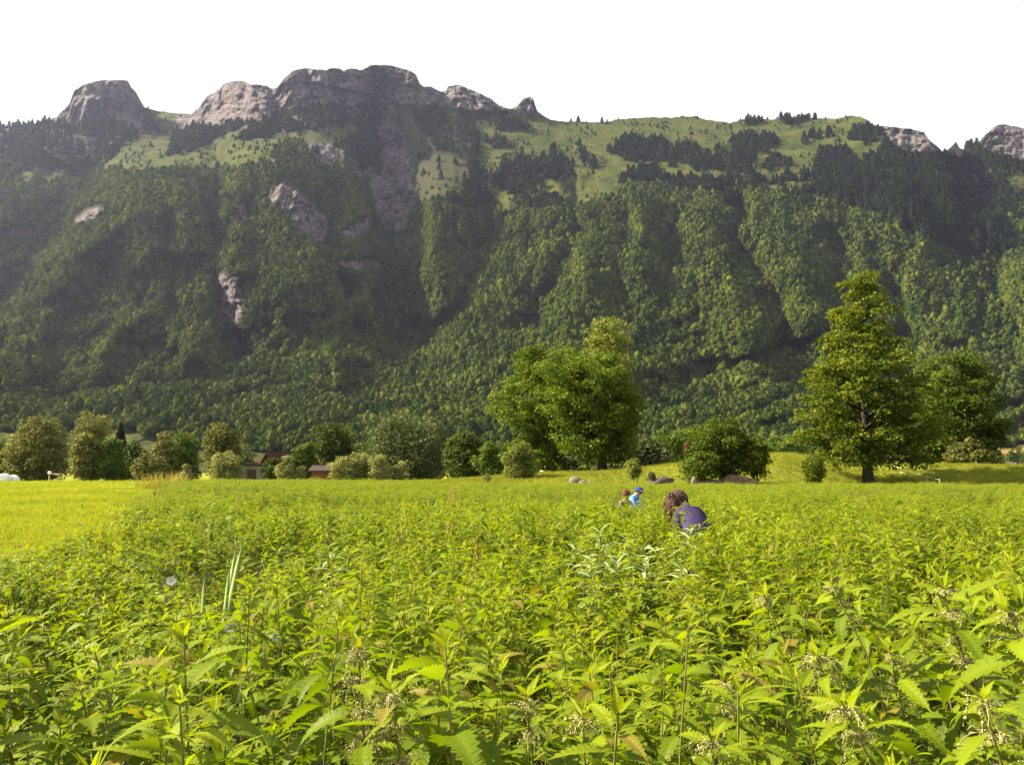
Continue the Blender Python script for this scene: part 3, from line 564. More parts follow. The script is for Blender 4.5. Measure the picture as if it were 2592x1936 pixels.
def tree(name, label, cat, px, Y, env, kind, leaf=0.3, n_leaf=12000, n_branch=60, clump=0.9, flat=0.55, trunk=0.22, bark_m=None, base_py=None, rise=0.35, seed=1,
         group=None, fill=0.35, stems=1, depth=1.0, droop=0.0, extra=None, aspect=1.5, up=0.45, ragged=True):
    """env: [(row in the photo, reach left, reach right)] of the crown outline in photo pixels around column px"""
    g = np.random.default_rng(seed); k = Y / F_PX
    x0 = float(at(px, 1168, Y)[0]); zb = gz(x0, Y)
    env = sorted(env); rows = np.array([e[0] for e in env], float)
    zs = np.array([float(at(px, r, Y)[2]) for r in rows])[::-1] - zb; rl = np.array([e[1] for e in env], float)[::-1] * k; rr = np.array([e[2] for e in env], float)[::-1] * k
    zlo, zhi = zs[0], zs[-1]
    def reach(z, a):
        l = np.interp(z, zs, rl); r = np.interp(z, zs, rr); c = np.cos(a); w = (c + 1) / 2
        return (l * (1 - w) + r * w) * (np.abs(c) + (1 - np.abs(c)) * depth)
    root = empty(name, (x0, Y, zb)); tag(root, label, cat, group)
    mb = MB(); H = zhi - 0.04 * (zhi - zlo)
    lean = g.normal(0, 0.012, 2) * H
    def axis_p(z): s_ = z / max(H, .1); return np.array([lean[0] * s_ * s_ + 0.03 * H * math.sin(3.1 * s_ + seed) * s_ * 0.4, lean[1] * s_, z])
    spread = []
    for st in range(stems):
        q = np.linspace(-0.12, H, 9)
        off = np.zeros(2) if stems == 1 else np.array([math.cos(6.28 * st / stems + seed), math.sin(6.28 * st / stems + seed)]) * 0.25
        Pt = np.array([axis_p(z) + np.array([off[0] * (0.2 + 1.5 * z / H), off[1] * (0.2 + 1.5 * z / H), 0]) for z in q])
        rad = trunk / math.sqrt(stems) * (1 - 0.93 * np.clip(q / H, 0, 1)) ** 0.9; rad[0] *= 1.5; rad[1] = max(rad[1], 0.0)
        mb.tube(Pt, np.maximum(rad, 0.012), 8); spread.append(Pt)
    Cs, Rs = [], []
    zr = zhi - zlo
    wz = lambda z: reach(z, 1.57)
    zz = np.linspace(zlo, zhi, 60); pw = np.maximum(reach(zz, 0.0) + reach(zz, math.pi), 0.05); pc = np.cumsum(pw); pc /= pc[-1]
    for b in range(n_branch):
        z1 = float(np.interp((b + g.random()) / n_branch, pc, zz)); a = b * 2.39996 + g.normal(0, 0.4)
        rch = float(reach(z1, a)) * (g.uniform(0.6, 1.06) if ragged else g.uniform(0.72, 1.0)) - clump * 0.35
        rch = max(rch, 0.05)
        z0 = max(z1 - rise * rch - 0.15 * clump, 0.18 * zhi if stems == 1 else 0.05); z0 = min(z0, z1 + 0.3)
        tip = axis_p(z1) + np.array([math.cos(a) * rch, math.sin(a) * rch, -droop * rch]); st_ = axis_p(z0)
        if stems > 1: st_ = st_ + np.array([math.cos(a), math.sin(a), 0]) * 0.15
        mid = (st_ + tip) / 2 + np.array([g.normal(0, .06) * rch, g.normal(0, .06) * rch, 0.10 * rch + droop * rch * 0.3])
        u = np.linspace(0, 1, 5)[:, None]; Pt = (1 - u) ** 2 * st_ + 2 * u * (1 - u) * mid + u * u * tip
        r0 = trunk * (0.10 + 0.26 * min(1, rch / 4)) * (1 - 0.6 * z1 / max(zhi, 1))
        mb.tube(Pt, np.linspace(r0, 0.012, 5), 5, False)
        for f in ((1.0, .85, .66, .45) if rch > 1.6 * clump else ((1.0, .6) if rch > 0.8 * clump else (1.0,))):
            c = (1 - f) ** 2 * st_ + 2 * f * (1 - f) * mid + f * f * tip + g.normal(0, 0.28 * clump, 3) * np.array([1, 1, .5])
            Cs.append(c); Rs.append(clump * g.uniform(0.4, 1.3) * (0.75 + 0.25 * f))
    nf = int(len(Cs) * fill)
    for b in range(nf):
        z1 = float(np.interp(g.random(), pc, zz)); a = g.uniform(0, 6.283); r = float(reach(z1, a)) * math.sqrt(g.uniform(0.1, 0.95))
        Cs.append(axis_p(z1) + np.array([math.cos(a) * r, math.sin(a) * r, 0])); Rs.append(clump * g.uniform(0.4, 1.2))
    C = np.array(Cs); Rr = np.array(Rs); wgt = Rr ** 2; cnt = np.maximum((n_leaf * wgt / wgt.sum()).astype(int), 3)
    idx = np.repeat(np.arange(len(C)), cnt); n = len(idx); d = unit(n, g); d[:, 2] = np.where(g.random(n) < 0.6, np.abs(d[:, 2]), d[:, 2])
    rad = g.uniform(0.25, 1.0, n) ** 0.5; ctr = C[idx] + d * (Rr[idx] * rad)[:, None] * np.array([1, 1, flat])
    ctr[:, 2] = np.maximum(ctr[:, 2], 0.03)
    nor = d * 0.55 + np.array([0, 0, up]) + 0.55 * g.normal(size=(n, 3))
    V, Fq = cards(ctr, nor, leaf * g.uniform(0.6, 1.35, n), aspect, g=g)
    mobj('trunk', mb.mesh('trunk', bark_m or M_bark, True), root)
    mobj('crown', npmesh('crown', V, Fq, LM[kind]), root)
    TREE_STATS.append(len(Fq) * 2)
    return root

def dome(top, base, w, n=7, p=0.5, pinch=0.82, cx=0.0):
    """dome outline: rows top..base, full half width w"""
    o = []
    for i in range(n):
        f = i / (n - 1); r = w * (math.sin(min(1, f / 0.62) * math.pi / 2) ** (2 * p)) if f < 0.62 else w * (1 - (1 - pinch) * (f - 0.62) / 0.38)
        o.append((top + (base - top) * f, max(r - cx * 0, 2), max(r, 2)))
    return o
z6 = lambda rows: [(650 + y * .4069, l * .4069, r * .4069) for y, l, r in rows]
tree('alder_tree', 'tall tiered yellow-green tree on a dark trunk, standing alone on the right', 'tree', 2196, 60.0,
     z6([(108, 40, 70), (150, 165, 115), (225, 155, 105), (255, 90, 90), (340, 235, 195), (395, 200, 190), (430, 170, 180), (480, 295, 290), (560, 310, 330), (610, 290, 330), (655, 370, 370), (730, 380, 410), (830, 410, 430), (900, 460, 450), (1000, 470, 470), (1100, 400, 500), (1200, 390, 510), (1290, 260, 470)]),
     'alder', leaf=0.23, n_leaf=38000, n_branch=92, clump=0.9, flat=0.5, trunk=0.34, rise=0.25, seed=4, fill=0.22, droop=0.0, up=0.5)
tree('walnut_tree', 'round dark green tree directly behind the tall tiered tree', 'tree', 2425, 78.0,
     [(904, 40, 40), (918, 85, 62), (960, 125, 84), (1000, 140, 98), (1060, 150, 116), (1095, 150, 126), (1130, 145, 106), (1165, 140, 88), (1186, 110, 60)],
     'oak', leaf=0.27, n_leaf=28000, n_branch=64, clump=1.05, flat=0.6, trunk=0.4, seed=5, fill=0.35)
tree('maple_tree', 'broad spreading tree in the middle with heavy low limbs', 'tree', 1524, 74.0,
     [(893, 150, 10), (905, 175, 22), (925, 180, 34), (945, 178, 48), (965, 170, 62), (1005, 160, 90), (1040, 150, 100), (1070, 140, 108), (1107, 125, 94), (1140, 100, 78), (1172, 55, 50)],
     'maple', leaf=0.25, n_leaf=36000, n_branch=74, clump=1.0, flat=0.6, trunk=0.34, seed=8, rise=0.5, up=0.4, fill=0.7)
tree('oak_tree', 'dark broad tree filling the left half of the middle pair', 'tree', 1392, 80.0,
     [(884, 80, 60), (895, 92, 110), (915, 94, 130), (940, 99, 130), (985, 120, 120), (1015, 145, 110), (1050, 145, 100), (1090, 92, 80), (1120, 84, 90), (1160, 56, 110), (1192, 20, 110)],
     'maple', leaf=0.26, n_leaf=32000, n_branch=64, clump=1.0, flat=0.6, trunk=0.34, seed=9, rise=0.55, up=0.4, fill=0.5)
tree('poplar_tree', 'tall pale green poplar rising behind the broad middle tree', 'tree', 1535, 112.0,
     [(806, 30, 16), (815, 45, 26), (840, 56, 46), (865, 68, 50), (885, 70, 56), (940, 72, 78), (1000, 70, 76), (1080, 60, 70), (1170, 50, 60)],
     'poplar', leaf=0.36, n_leaf=20000, n_branch=64, clump=1.25, flat=0.95, trunk=0.4, seed=12, rise=0.9)
# bushes on and in front of the bank
tree('thicket_bush', 'wide ragged thicket over a brown bank left of the tall tree', 'bush', 1832, 58.0,
     [(1068, 14, 24), (1080, 45, 52), (1105, 72, 70), (1140, 88, 72), (1165, 84, 66), (1190, 66, 40), (1212, 40, 24)], 'oak', leaf=0.18, n_leaf=15000, n_branch=62, clump=0.6, flat=0.7, trunk=0.16, seed=21, stems=5, fill=0.4)
tree('thicket_shrub', 'olive shrub hanging over the right end of the thicket', 'bush', 1912, 57.0,
     [(1112, 10, 8), (1125, 24, 22), (1150, 36, 30), (1180, 38, 32), (1200, 28, 24)], 'alder', leaf=0.17, n_leaf=4200, n_branch=26, clump=0.5, flat=0.75, trunk=0.1, seed=29, stems=4)
tree('thicket_shrub', 'lighter green shrub low at the left end of the thicket', 'bush', 1775, 56.6,
     [(1146, 10, 12), (1158, 34, 34), (1180, 52, 44), (1200, 46, 40), (1216, 30, 30)], 'maple', leaf=0.16, n_leaf=5200, n_branch=30, clump=0.46, flat=0.75, trunk=0.1, seed=30, stems=4)
tree('rust_shrub', 'small rust red shrub showing at the left edge of the thicket', 'bush', 1744, 58.6,
     [(1121, 5, 6), (1130, 10, 11), (1146, 9, 9)], 'rowan', leaf=0.15, n_leaf=420, n_branch=9, clump=0.26, flat=0.8, trunk=0.05, seed=22, stems=2)
tree('vase_bush', 'small fan-shaped bush just left of the tall tree trunk', 'bush', 2060, 53.5,
     [(1156, 24, 16), (1170, 34, 26), (1190, 34, 28), (1208, 24, 20), (1225, 10, 12)], 'alder', leaf=0.12, n_leaf=4200, n_branch=50, clump=0.28, flat=1.1, trunk=0.12, seed=23, stems=6, rise=2.0)
tree('round_bush', 'round pale green bush standing free in front of the middle trees', 'bush', 1315, 65.0,
     [(1125, 10, 10), (1135, 30, 25), (1155, 42, 38), (1175, 46, 42), (1195, 42, 42), (1212, 34, 34)], 'poplar', leaf=0.17, n_leaf=7000, n_branch=50, clump=0.42, flat=0.8, trunk=0.12, seed=24, stems=4, fill=0.6)
tree('small_bush', 'small rounded bush on the bank beside the grey boulder pile', 'bush', 1606, 57.0,
     [(1166, 6, 5), (1175, 18, 14), (1192, 20, 18), (1210, 12, 12)], 'poplar', leaf=0.13, n_leaf=2200, n_branch=24, clump=0.26, flat=0.8, trunk=0.06, seed=25, stems=3)
tree('boulder_bush', 'tiny dark bush sitting on the boulder pile', 'bush', 1649, 56.0,
     [(1198, 5, 5), (1205, 10, 10), (1215, 8, 9)], 'grey', leaf=0.10, n_leaf=900, n_branch=12, clump=0.16, flat=0.8, trunk=0.03, seed=26, stems=3)
tree('twiggy_bush', 'thin twiggy bush at the left end of the grassy bank', 'bush', 1233, 60.0,
     [(1200, 4, 5), (1208, 8, 9), (1217, 6, 6)], 'willow', leaf=0.10, n_leaf=260, n_branch=16, clump=0.15, flat=0.8, trunk=0.03, seed=27, stems=4)
tree('young_alder', 'slim young tree with thin twin stems left of the round bush', 'tree', 1238, 84.0,
     [(1120, 6, 6), (1140, 14, 16), (1165, 16, 22), (1185, 10, 14)], 'green', leaf=0.26, n_leaf=1500, n_branch=22, clump=0.5, flat=0.8, trunk=0.07, seed=28, stems=2)
# trees behind the bank, middle to right
for nm, lb, px, Y, env, kd, sd in (
 ('hedge_tree', 'low green tree between the poplar and the thicket', 1690, 95, dome(1085, 1200, 70), 'green', 31),
 ('hedge_bush', 'grey-green shrubs low behind the bank right of the middle trees', 1645, 84, dome(1122, 1195, 55), 'grey', 32),
 ('hedge_bush', 'olive shrub right under the poplar, behind the broad tree trunk', 1585, 88, dome(1130, 1195, 42), 'grey', 33),
 ('hedge_tree', 'bushy tree rising behind the left shoulder of the thicket', 1755, 100, dome(1078, 1195, 60), 'maple', 34),
 ('hedge_bush', 'low green bushes behind the right end of the thicket', 1985, 150, dome(1095, 1180, 75), 'green', 35),
 ('hedge_bush', 'round green bush far behind, between thicket and tall tree', 2055, 155, dome(1092, 1180, 55), 'green', 36),
 ('hedge_bush', 'brownish bush at the foot of the round tree on the right', 2455, 73, dome(1125, 1190, 45), 'bronze', 37),
 ('hedge_bush', 'green bush left of the far right fields', 2495, 220, dome(1110, 1185, 18), 'green', 38)):
    tree(nm, lb, 'bush' if 'bush' in nm else 'tree', px, Y, env, kd, leaf=0.34 if Y < 120 else 0.5, n_leaf=5200, n_branch=36, clump=0.9 if Y < 120 else 1.3, flat=0.7, trunk=0.12, seed=sd, stems=3, fill=0.6)
# tree line on the left, from the left edge to the middle
LINE = [
 ('willow_tree', 'large silvery olive willow, the broadest at the left end of the tree line', 96, 118, [(1063, 8, 10), (1080, 30, 45), (1095, 48, 58), (1130, 66, 66), (1165, 76, 72), (1205, 70, 70)], 'willow', 14000, 1.3),
 ('broadleaf_tree', 'dark green tree cut by the left edge of the photo', -6, 150, dome(1112, 1210, 34), 'green', 5000, 1.3),
 ('willow_tree', 'tall olive willow with two rounded tops left of the dark spruce', 232, 135, [(1052, 22, 14), (1062, 34, 22), (1085, 42, 40), (1120, 44, 52), (1160, 40, 50), (1205, 36, 46)], 'willow', 9000, 1.3),
 ('willow_tree', 'smaller pale willow in front of the two-topped willow', 217, 112, [(1106, 14, 12), (1118, 28, 26), (1140, 32, 30), (1175, 30, 30), (1206, 28, 28)], 'willow', 7000, 1.0),
 ('broadleaf_tree', 'bright green conical tree in front of the dark spruce', 284, 112, [(1118, 4, 4), (1130, 14, 14), (1155, 22, 26), (1185, 28, 34), (1206, 24, 30)], 'green', 6000, 0.9),
 ('broadleaf_tree', 'dark green rounded tree right of the spruce', 342, 125, dome(1128, 1208, 30), 'dark', 4500, 1.1),
 ('willow_bush', 'low olive bush right of the spruce group', 375, 116, dome(1150, 1208, 38), 'willow', 4000, 0.9),
 ('willow_tree', 'leaning grey olive willow before the bright hill', 415, 128, [(1098, 6, 8), (1112, 14, 20), (1140, 28, 30), (1175, 34, 34), (1208, 30, 30)], 'willow', 6000, 1.1),
 ('broadleaf_tree', 'dark green tree next to the leaning willow', 465, 132, [(1102, 14, 14), (1115, 30, 26), (1150, 40, 36), (1185, 42, 38), (1208, 36, 34)], 'green', 7000, 1.2),
 ('bronze_tree', 'tall bronze-green twin-topped poplar behind the first pale sallow', 560, 122, [(1084, 20, 10), (1095, 36, 30), (1112, 44, 42), (1140, 42, 46), (1165, 30, 44), (1206, 24, 40)], 'bronze', 9000, 1.2),
 ('broadleaf_tree', 'rounded green tree sloping down to the stone barn', 620, 150, dome(1140, 1210, 34), 'grey', 3500, 1.2),
 ('broadleaf_bush', 'dark bush against the right end of the stone barn', 690, 114, dome(1168, 1208, 26), 'dark', 3500, 0.8),
 ('broadleaf_tree', 'upright dark green tree right of the red-brown roof', 775, 120, [(1126, 10, 10), (1140, 24, 20), (1165, 30, 24), (1206, 26, 26)], 'green', 5500, 1.1),
 ('dark_tree', 'large very dark round-topped tree in the middle of the tree line', 848, 128, [(1078, 18, 16), (1090, 36, 34), (1120, 46, 46), (1150, 48, 48), (1180, 40, 44), (1207, 30, 36)], 'dark', 11000, 1.3),
 ('broadleaf_tree', 'small green tree in the gap right of the very dark tree', 905, 150, dome(1120, 1205, 26), 'green', 3500, 1.2),
 ('grey_willow', 'broad grey-green willow mass, the largest of the tree line', 1010, 118, [(1058, 16, 22), (1072, 36, 60), (1100, 60, 100), (1135, 82, 112), (1170, 86, 110), (1208, 78, 100)], 'grey', 16000, 1.5),
 ('grey_willow', 'grey-green willow at the right end of the large willow mass', 1092, 126, [(1066, 20, 16), (1085, 36, 30), (1130, 44, 38), (1208, 40, 36)], 'grey', 7000, 1.3),
 ('round_tree', 'round deep green tree left of the slim young tree', 1172, 108, [(1102, 22, 20), (1115, 38, 36), (1145, 46, 50), (1180, 46, 56), (1208, 40, 50)], 'dark', 9000, 1.0),
 ('round_tree', 'small deep green tree behind the round bush', 1245, 104, dome(1130, 1205, 40), 'green', 4000, 1.0),
 ('hedge_tree', 'leafy tree closing the gap behind the oak', 1330, 120, dome(1095, 1200, 55), 'green', 6000, 1.3),
 ('sallow_bush', 'pale sallow bush with two rounded tops, first of the pale bushes', 568, 92, [(1146, 14, 12), (1156, 22, 28), (1172, 27, 42), (1195, 26, 46), (1214, 20, 38)], 'sallow', 6500, 0.62),
 ('sallow_bush', 'narrow pointed pale sallow before the red-brown roof', 722, 95, [(1155, 5, 5), (1168, 14, 12), (1190, 20, 22), (1211, 18, 24)], 'sallow', 3200, 0.5),
 ('sallow_bush', 'smallest pale sallow, right beside the narrow pointed one', 758, 95, [(1186, 6, 6), (1196, 13, 13), (1211, 12, 13)], 'sallow', 1300, 0.42),
 ('sallow_bush', 'left lobe of the wide row of pale sallow bushes', 872, 94, [(1160, 14, 16), (1172, 28, 26), (1192, 35, 30), (1211, 32, 28)], 'sallow', 4600, 0.6),
 ('sallow_bush', 'highest pale sallow in the middle of the wide row', 914, 95, [(1151, 10, 12), (1164, 22, 24), (1190, 26, 30), (1210, 24, 28)], 'sallow', 4600, 0.6),
 ('sallow_bush', 'right lobe of the wide row of pale sallow bushes', 962, 94, [(1158, 8, 6), (1170, 24, 18), (1192, 30, 30), (1210, 28, 30)], 'sallow', 4200, 0.6),
 ('sallow_bush', 'low pale sallow standing apart at the right of the row', 1018, 95, [(1170, 6, 6), (1182, 16, 14), (1196, 20, 20), (1209, 18, 20)], 'sallow', 2200, 0.5),
 ('weed_bush', 'bright yellow-green leafy weed beside the dry grass tuft', 472, 66, [(1172, 3, 3), (1184, 9, 9), (1200, 13, 13), (1216, 10, 10)], 'sallow', 1300, 0.28),
]
for q, (nm, lb, px, Y, env, kd, nl, cl) in enumerate(LINE):
    low = 'bush' in nm
    tree(nm, lb, 'bush' if low else 'tree', px, Y, env, kd, leaf=(0.2 if Y < 100 else 0.36) * (1.0 if kd != 'sallow' else 0.95), n_leaf=nl, n_branch=max(14, int(nl / 170)), clump=cl, flat=0.8, trunk=0.1 if low else 0.25,
         seed=60 + q, stems=4 if low else 2, fill=0.5, rise=0.8 if kd in ('willow', 'sallow', 'grey') else 0.45, bark_m=M_bark2 if kd == 'willow' else None)

# ------------------------------------------------------------------ spruces one can tell apart
def spruce(name, label, px, Y, top, base, half, seed, n=3200, group=None):
    g = np.random.default_rng(seed); x0 = float(at(px, 1168, Y)[0]); zb = gz(x0, Y); H = float(at(px, top, Y)[2]) - zb; k = Y / F_PX; w = half * k
    root = empty(name, (x0, Y, zb)); tag(root, label, 'tree', group)
    MB().tube([(0, 0, -0.1), (0, 0, H * .5), (0, 0, H)], [0.03 * H * .6, 0.012 * H, 0.02], 7).build('trunk', M_bark, root, True)
    h = g.random(n) ** 0.8 * 0.0 + np.sort(g.beta(1.1, 1.5, n)); tier = np.floor(h * 14) / 14; fr = h * 14 - np.floor(h * 14)
    r = w * (1 - tier) ** 0.85 * g.uniform(0.25, 1, n) ** 0.6 * (1 - 0.35 * fr); a = g.uniform(0, 6.283, n); a = a + 0.25 * np.sin(7 * a)
    C = np.stack([r * np.cos(a), r * np.sin(a), H * (0.06 + 0.93 * (tier + fr / 14)) - 0.18 * r], 1)
    Nn = np.stack([np.cos(a) * .5, np.sin(a) * .5, np.full(n, .8)], 1) + 0.3 * g.normal(size=(n, 3))
    V, Fq = cards(C, Nn, 0.045 * H * g.uniform(.7, 1.4, n), 1.6, g=g); mobj('crown', npmesh('crown', V, Fq, LM['spruce']), root)
spruce('spruce_tree', 'dark pointed spruce among the left willows', 302, 128, 1066, 1208, 40, 401)
spruce('spruce_tree', 'slim leaning dark spruce against the bright hill', 398, 150, 1112, 1208, 15, 402, 1200)
print('tree tris', sum(TREE_STATS))
# ------------------------------------------------------------------ stinging nettles
def nettle_mat():
    t = NT('nettle_leaf'); geo = t.n('ShaderNodeNewGeometry'); uv = t.n('ShaderNodeUVMap', uv_map='UVMap').outputs[0]
    sp = t.n('ShaderNodeSeparateXYZ', {0: uv}); u, v = sp.outputs[0], sp.outputs[1]
    av = t.math('ABSOLUTE', v)
    ph = t.math('FRACT', t.math('MULTIPLY', t.math('SUBTRACT', u, t.math('MULTIPLY', av, 0.16)), 9.0))
    vein = t.math('SUBTRACT', 1.0, t.math('MULTIPLY', t.math('ABSOLUTE', t.math('SUBTRACT', ph, 0.5)), 7.0), clamp=True)
    mid = t.math('SUBTRACT', 1.0, t.math('MULTIPLY', av, 14.0), clamp=True)
    ve = t.math('MAXIMUM', vein, mid)
    rnd = t.n('ShaderNodeObjectInfo').outputs['Random']; isl = geo.outputs['Random Per Island']
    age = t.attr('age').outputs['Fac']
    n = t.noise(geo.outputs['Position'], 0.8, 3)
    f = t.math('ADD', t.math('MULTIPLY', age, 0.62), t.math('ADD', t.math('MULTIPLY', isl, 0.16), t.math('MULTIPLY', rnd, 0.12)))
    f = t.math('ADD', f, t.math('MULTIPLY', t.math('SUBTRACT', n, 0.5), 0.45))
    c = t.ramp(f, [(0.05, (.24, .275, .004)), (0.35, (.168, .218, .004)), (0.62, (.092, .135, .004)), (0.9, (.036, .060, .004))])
    c = t.mix(t.math('MULTIPLY', ve, 0.35), c, t.mix(0.5, c, (.2, .24, .03)))
    old = t.math('MULTIPLY', t.math('GREATER_THAN', t.math('FRACT', t.math('ADD', t.math('MULTIPLY', isl, 7.0), t.math('MULTIPLY', rnd, 13.0))), 0.955), t.math('MULTIPLY', t.noise(uv, 5.0, 3), 1.3), clamp=True)
    c = t.mix(old, c, (.22, .15, .035))
    back = t.mix(0.5, c, (.17, .19, .07))
    cc = t.mix(geo.outputs['Backfacing'], c, back)
    nrm = t.bump(t.math('ADD', t.math('MULTIPLY', ve, -0.6), t.math('MULTIPLY', t.noise(uv, 30.0, 3), 0.5)), 0.6, 0.004)
    d = t.bsdf(cc, 0.45, nrm, 0.10)
    tr = t.n('ShaderNodeBsdfTranslucent', {'Color': t.mix(1.0, c, (1.62, 1.68, .3), 'MULTIPLY')}).outputs[0]
    return t.done(t.n('ShaderNodeMixShader', {0: 0.37, 1: d, 2: tr}).outputs[0])
M_net = nettle_mat()
M_stem = plain('nettle_stem', (.15, .14, .04), 0.6, 0.4, 30, 0.3, 0.003)
M_flower = plain('nettle_flower', (.36, .33, .13), 0.8, 0.3, 60, 0.5, 0.004)

def leaf_geo(teeth=8, droop=0.5, fold=0.22, wide=0.23, pet=0.16, twist=0.0, age=0.5, seed=0):
    """serrated, pointed, drooping leaf along +X, one unit long with its stalk"""
    g = np.random.default_rng(seed); s = np.linspace(0, 1, teeth + 1)
    w = wide * (np.sin(math.pi * np.clip(s, 0, 1) ** 0.62) ** 0.8) * (1 - 0.25 * s); w[0] = 0.03; w[-1] = 0
    def spine(q):
        q = np.asarray(q, float); a = droop * (q - 0.15); x = pet + (1 - pet) * np.where(abs(droop) < 1e-3, q, np.sin(droop * q) / max(droop, 1e-3)); z = -(1 - pet) * (1 - np.cos(droop * q)) / max(droop, 1e-3)
        return np.stack([x, 0 * q, z], -1)
    def edge(q, ww, sd):
        p = spine(q); p[:, 1] = sd * ww * math.cos(fold); p[:, 2] += ww * math.sin(fold) * 0.9 + twist * sd * ww; return p
    V = [spine(s)]; UV = [np.stack([s, 0 * s], 1)]; F = []; n0 = teeth + 1; off = n0
    for sd in (1, -1):
        sm = (s[:-1] + s[1:]) / 2 + 0.30 / teeth; sm = np.minimum(sm, 1.02)
        wt = (w[:-1] + w[1:]) / 2 * 1.22 * g.uniform(0.94, 1.06, teeth) + 0.008; nt = edge(s, w * 0.86, sd); tp = edge(sm, wt, sd)
        tp[-1] = spine(np.array([1.06]))[0]
        V += [nt, tp]; UV += [np.stack([s, sd * w], 1), np.stack([sm, sd * wt], 1)]
        for i in range(teeth):
            a = [(i, off + i, off + n0 + i), (i, off + n0 + i, i + 1), (i + 1, off + n0 + i, off + i + 1)]
            F += [q if sd < 0 else q[::-1] for q in a]
        off += n0 + teeth
    pv = np.array([[0, .012, 0], [0, -.012, 0], [pet + .03, .010, 0], [pet + .03, -.010, 0]]); V.append(pv); UV.append(np.zeros((4, 2)))
    F += [(off, off + 1, off + 3), (off, off + 3, off + 2)]
    V = np.concatenate(V); return V, np.array(F), np.concatenate(UV), np.full(len(V), age)
LEAF = {}
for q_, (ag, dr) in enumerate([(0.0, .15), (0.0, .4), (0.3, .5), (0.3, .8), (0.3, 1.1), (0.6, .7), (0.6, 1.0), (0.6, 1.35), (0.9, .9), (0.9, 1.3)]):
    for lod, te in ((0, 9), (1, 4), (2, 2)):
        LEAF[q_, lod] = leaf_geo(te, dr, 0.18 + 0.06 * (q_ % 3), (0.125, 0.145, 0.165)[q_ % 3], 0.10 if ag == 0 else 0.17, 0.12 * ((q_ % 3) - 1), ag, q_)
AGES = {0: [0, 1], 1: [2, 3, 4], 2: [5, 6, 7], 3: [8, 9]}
def nettle_plan(g, H, bend=(0, 0), nod=0.0, big=1.0, nodes=9, span=None, axil=4):
    """where the leaves of one plant sit: list of (leaf kind, position, 3x3 axes, length); and the stem curve"""
    def P(s): return np.array([bend[0] * s ** 2.6, bend[1] * s ** 2.6, H * (s - nod * s ** 5)])
    def T(s): d = P(min(s + .02, 1.02)) - P(s - .02); return d / np.linalg.norm(d)
    out = []; az = g.uniform(0, 6.283); d = 0.012
    def put(kind, s, a, el, L):
        t_ = T(s); r = np.cross(t_, [math.sin(a), -math.cos(a), 0.0]); r -= 0; rad = np.array([math.cos(a), math.sin(a), 0]); rad -= t_ * rad.dot(t_); rad /= np.linalg.norm(rad)
        x = math.cos(el) * rad + math.sin(el) * t_; y = np.cross(t_, rad); y /= np.linalg.norm(y); z = np.cross(x, y)
        tw = g.normal(0, 0.22); y2 = y * math.cos(tw) + z * math.sin(tw); z2 = np.cross(x, y2)
        out.append((kind, P(s), np.stack([x, y2, z2]), L))
    for k in range(4):
        put(int(g.choice(AGES[0])), 1.0 - 0.004 * k, az + k * 1.571 + g.normal(0, .2), g.uniform(0.75, 1.25), big * g.uniform(.022, .042))
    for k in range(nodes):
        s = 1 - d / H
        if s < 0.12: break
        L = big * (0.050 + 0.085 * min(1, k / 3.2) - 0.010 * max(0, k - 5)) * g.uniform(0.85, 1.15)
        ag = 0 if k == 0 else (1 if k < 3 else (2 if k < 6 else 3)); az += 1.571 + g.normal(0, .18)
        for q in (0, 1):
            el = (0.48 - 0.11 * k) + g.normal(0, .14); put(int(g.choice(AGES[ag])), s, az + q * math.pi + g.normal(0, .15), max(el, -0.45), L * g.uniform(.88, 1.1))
        if 1 <= k <= axil:
            for q in (0, 1): put(int(g.choice(AGES[1])), s, az + 1.571 + q * math.pi + g.normal(0, .3), g.uniform(.5, 1.0), L * g.uniform(.35, .55))
        d += big * (0.018 + 0.0088 * min(k, 6)) * (1.0 if span is None else span) * g.uniform(0.85, 1.15)
    ss = np.linspace(0, 1, 7); return out, np.array([P(s) for s in ss]), P
def joined_plant(seed, lod, H=1.0, flower=False, nodes=9, bend=None, nod=0.0, big=1.0):
    g = np.random.default_rng(seed); b = bend or g.normal(0, 0.07, 2); pl, st, P = nettle_plan(g, H, b, nod, nodes=nodes, big=big, axil=5 if lod < 2 else 0)
    Vs, Fs, UVs, Ag = [], [], [], []; off = 0
    for kd, pos, ax, L in pl:
        V, F, uv, ag = LEAF[kd, lod]; Vs.append(V * L @ ax + pos); Fs.append(F + off); UVs.append(uv); Ag.append(ag); off += len(V)
    mi = [0] * sum(len(f) for f in Fs)
    V, Fq = tube(st, np.linspace(.0042, .0015, len(st)), 4 if lod < 2 else 3); Fq = Fq + off
    Ft = np.concatenate([Fq[:, [0, 1, 2]], Fq[:, [0, 2, 3]]]); Vs.append(V); Fs.append(Ft); UVs.append(np.zeros((len(V), 2))); Ag.append(np.zeros(len(V))); mi += [1] * len(Ft); off += len(V)
    if flower:
        for q in range(5):
            V, F = catkins(seed * 10 + q, 9, 5); V = V * 0.8 + P(1 - (0.03 + q * 0.055) / H); Vs.append(V); Fs.append(F + off); UVs.append(np.zeros((len(V), 2))); Ag.append(np.zeros(len(V))); mi += [2] * len(F); off += len(V)
    return npmesh('nettle', np.concatenate(Vs), np.concatenate(Fs), [M_net, M_stem, M_flower], True, {'age': np.concatenate(Ag)}, np.concatenate(UVs), mi)
OCT_F = np.array([(0, 2, 4), (2, 1, 4), (1, 3, 4), (3, 0, 4), (2, 0, 5), (1, 2, 5), (3, 1, 5), (0, 3, 5)])
OCT_V = np.array([(1, 0, 0), (-1, 0, 0), (0, 1, 0), (0, -1, 0), (0, 0, 1), (0, 0, -1)], float)
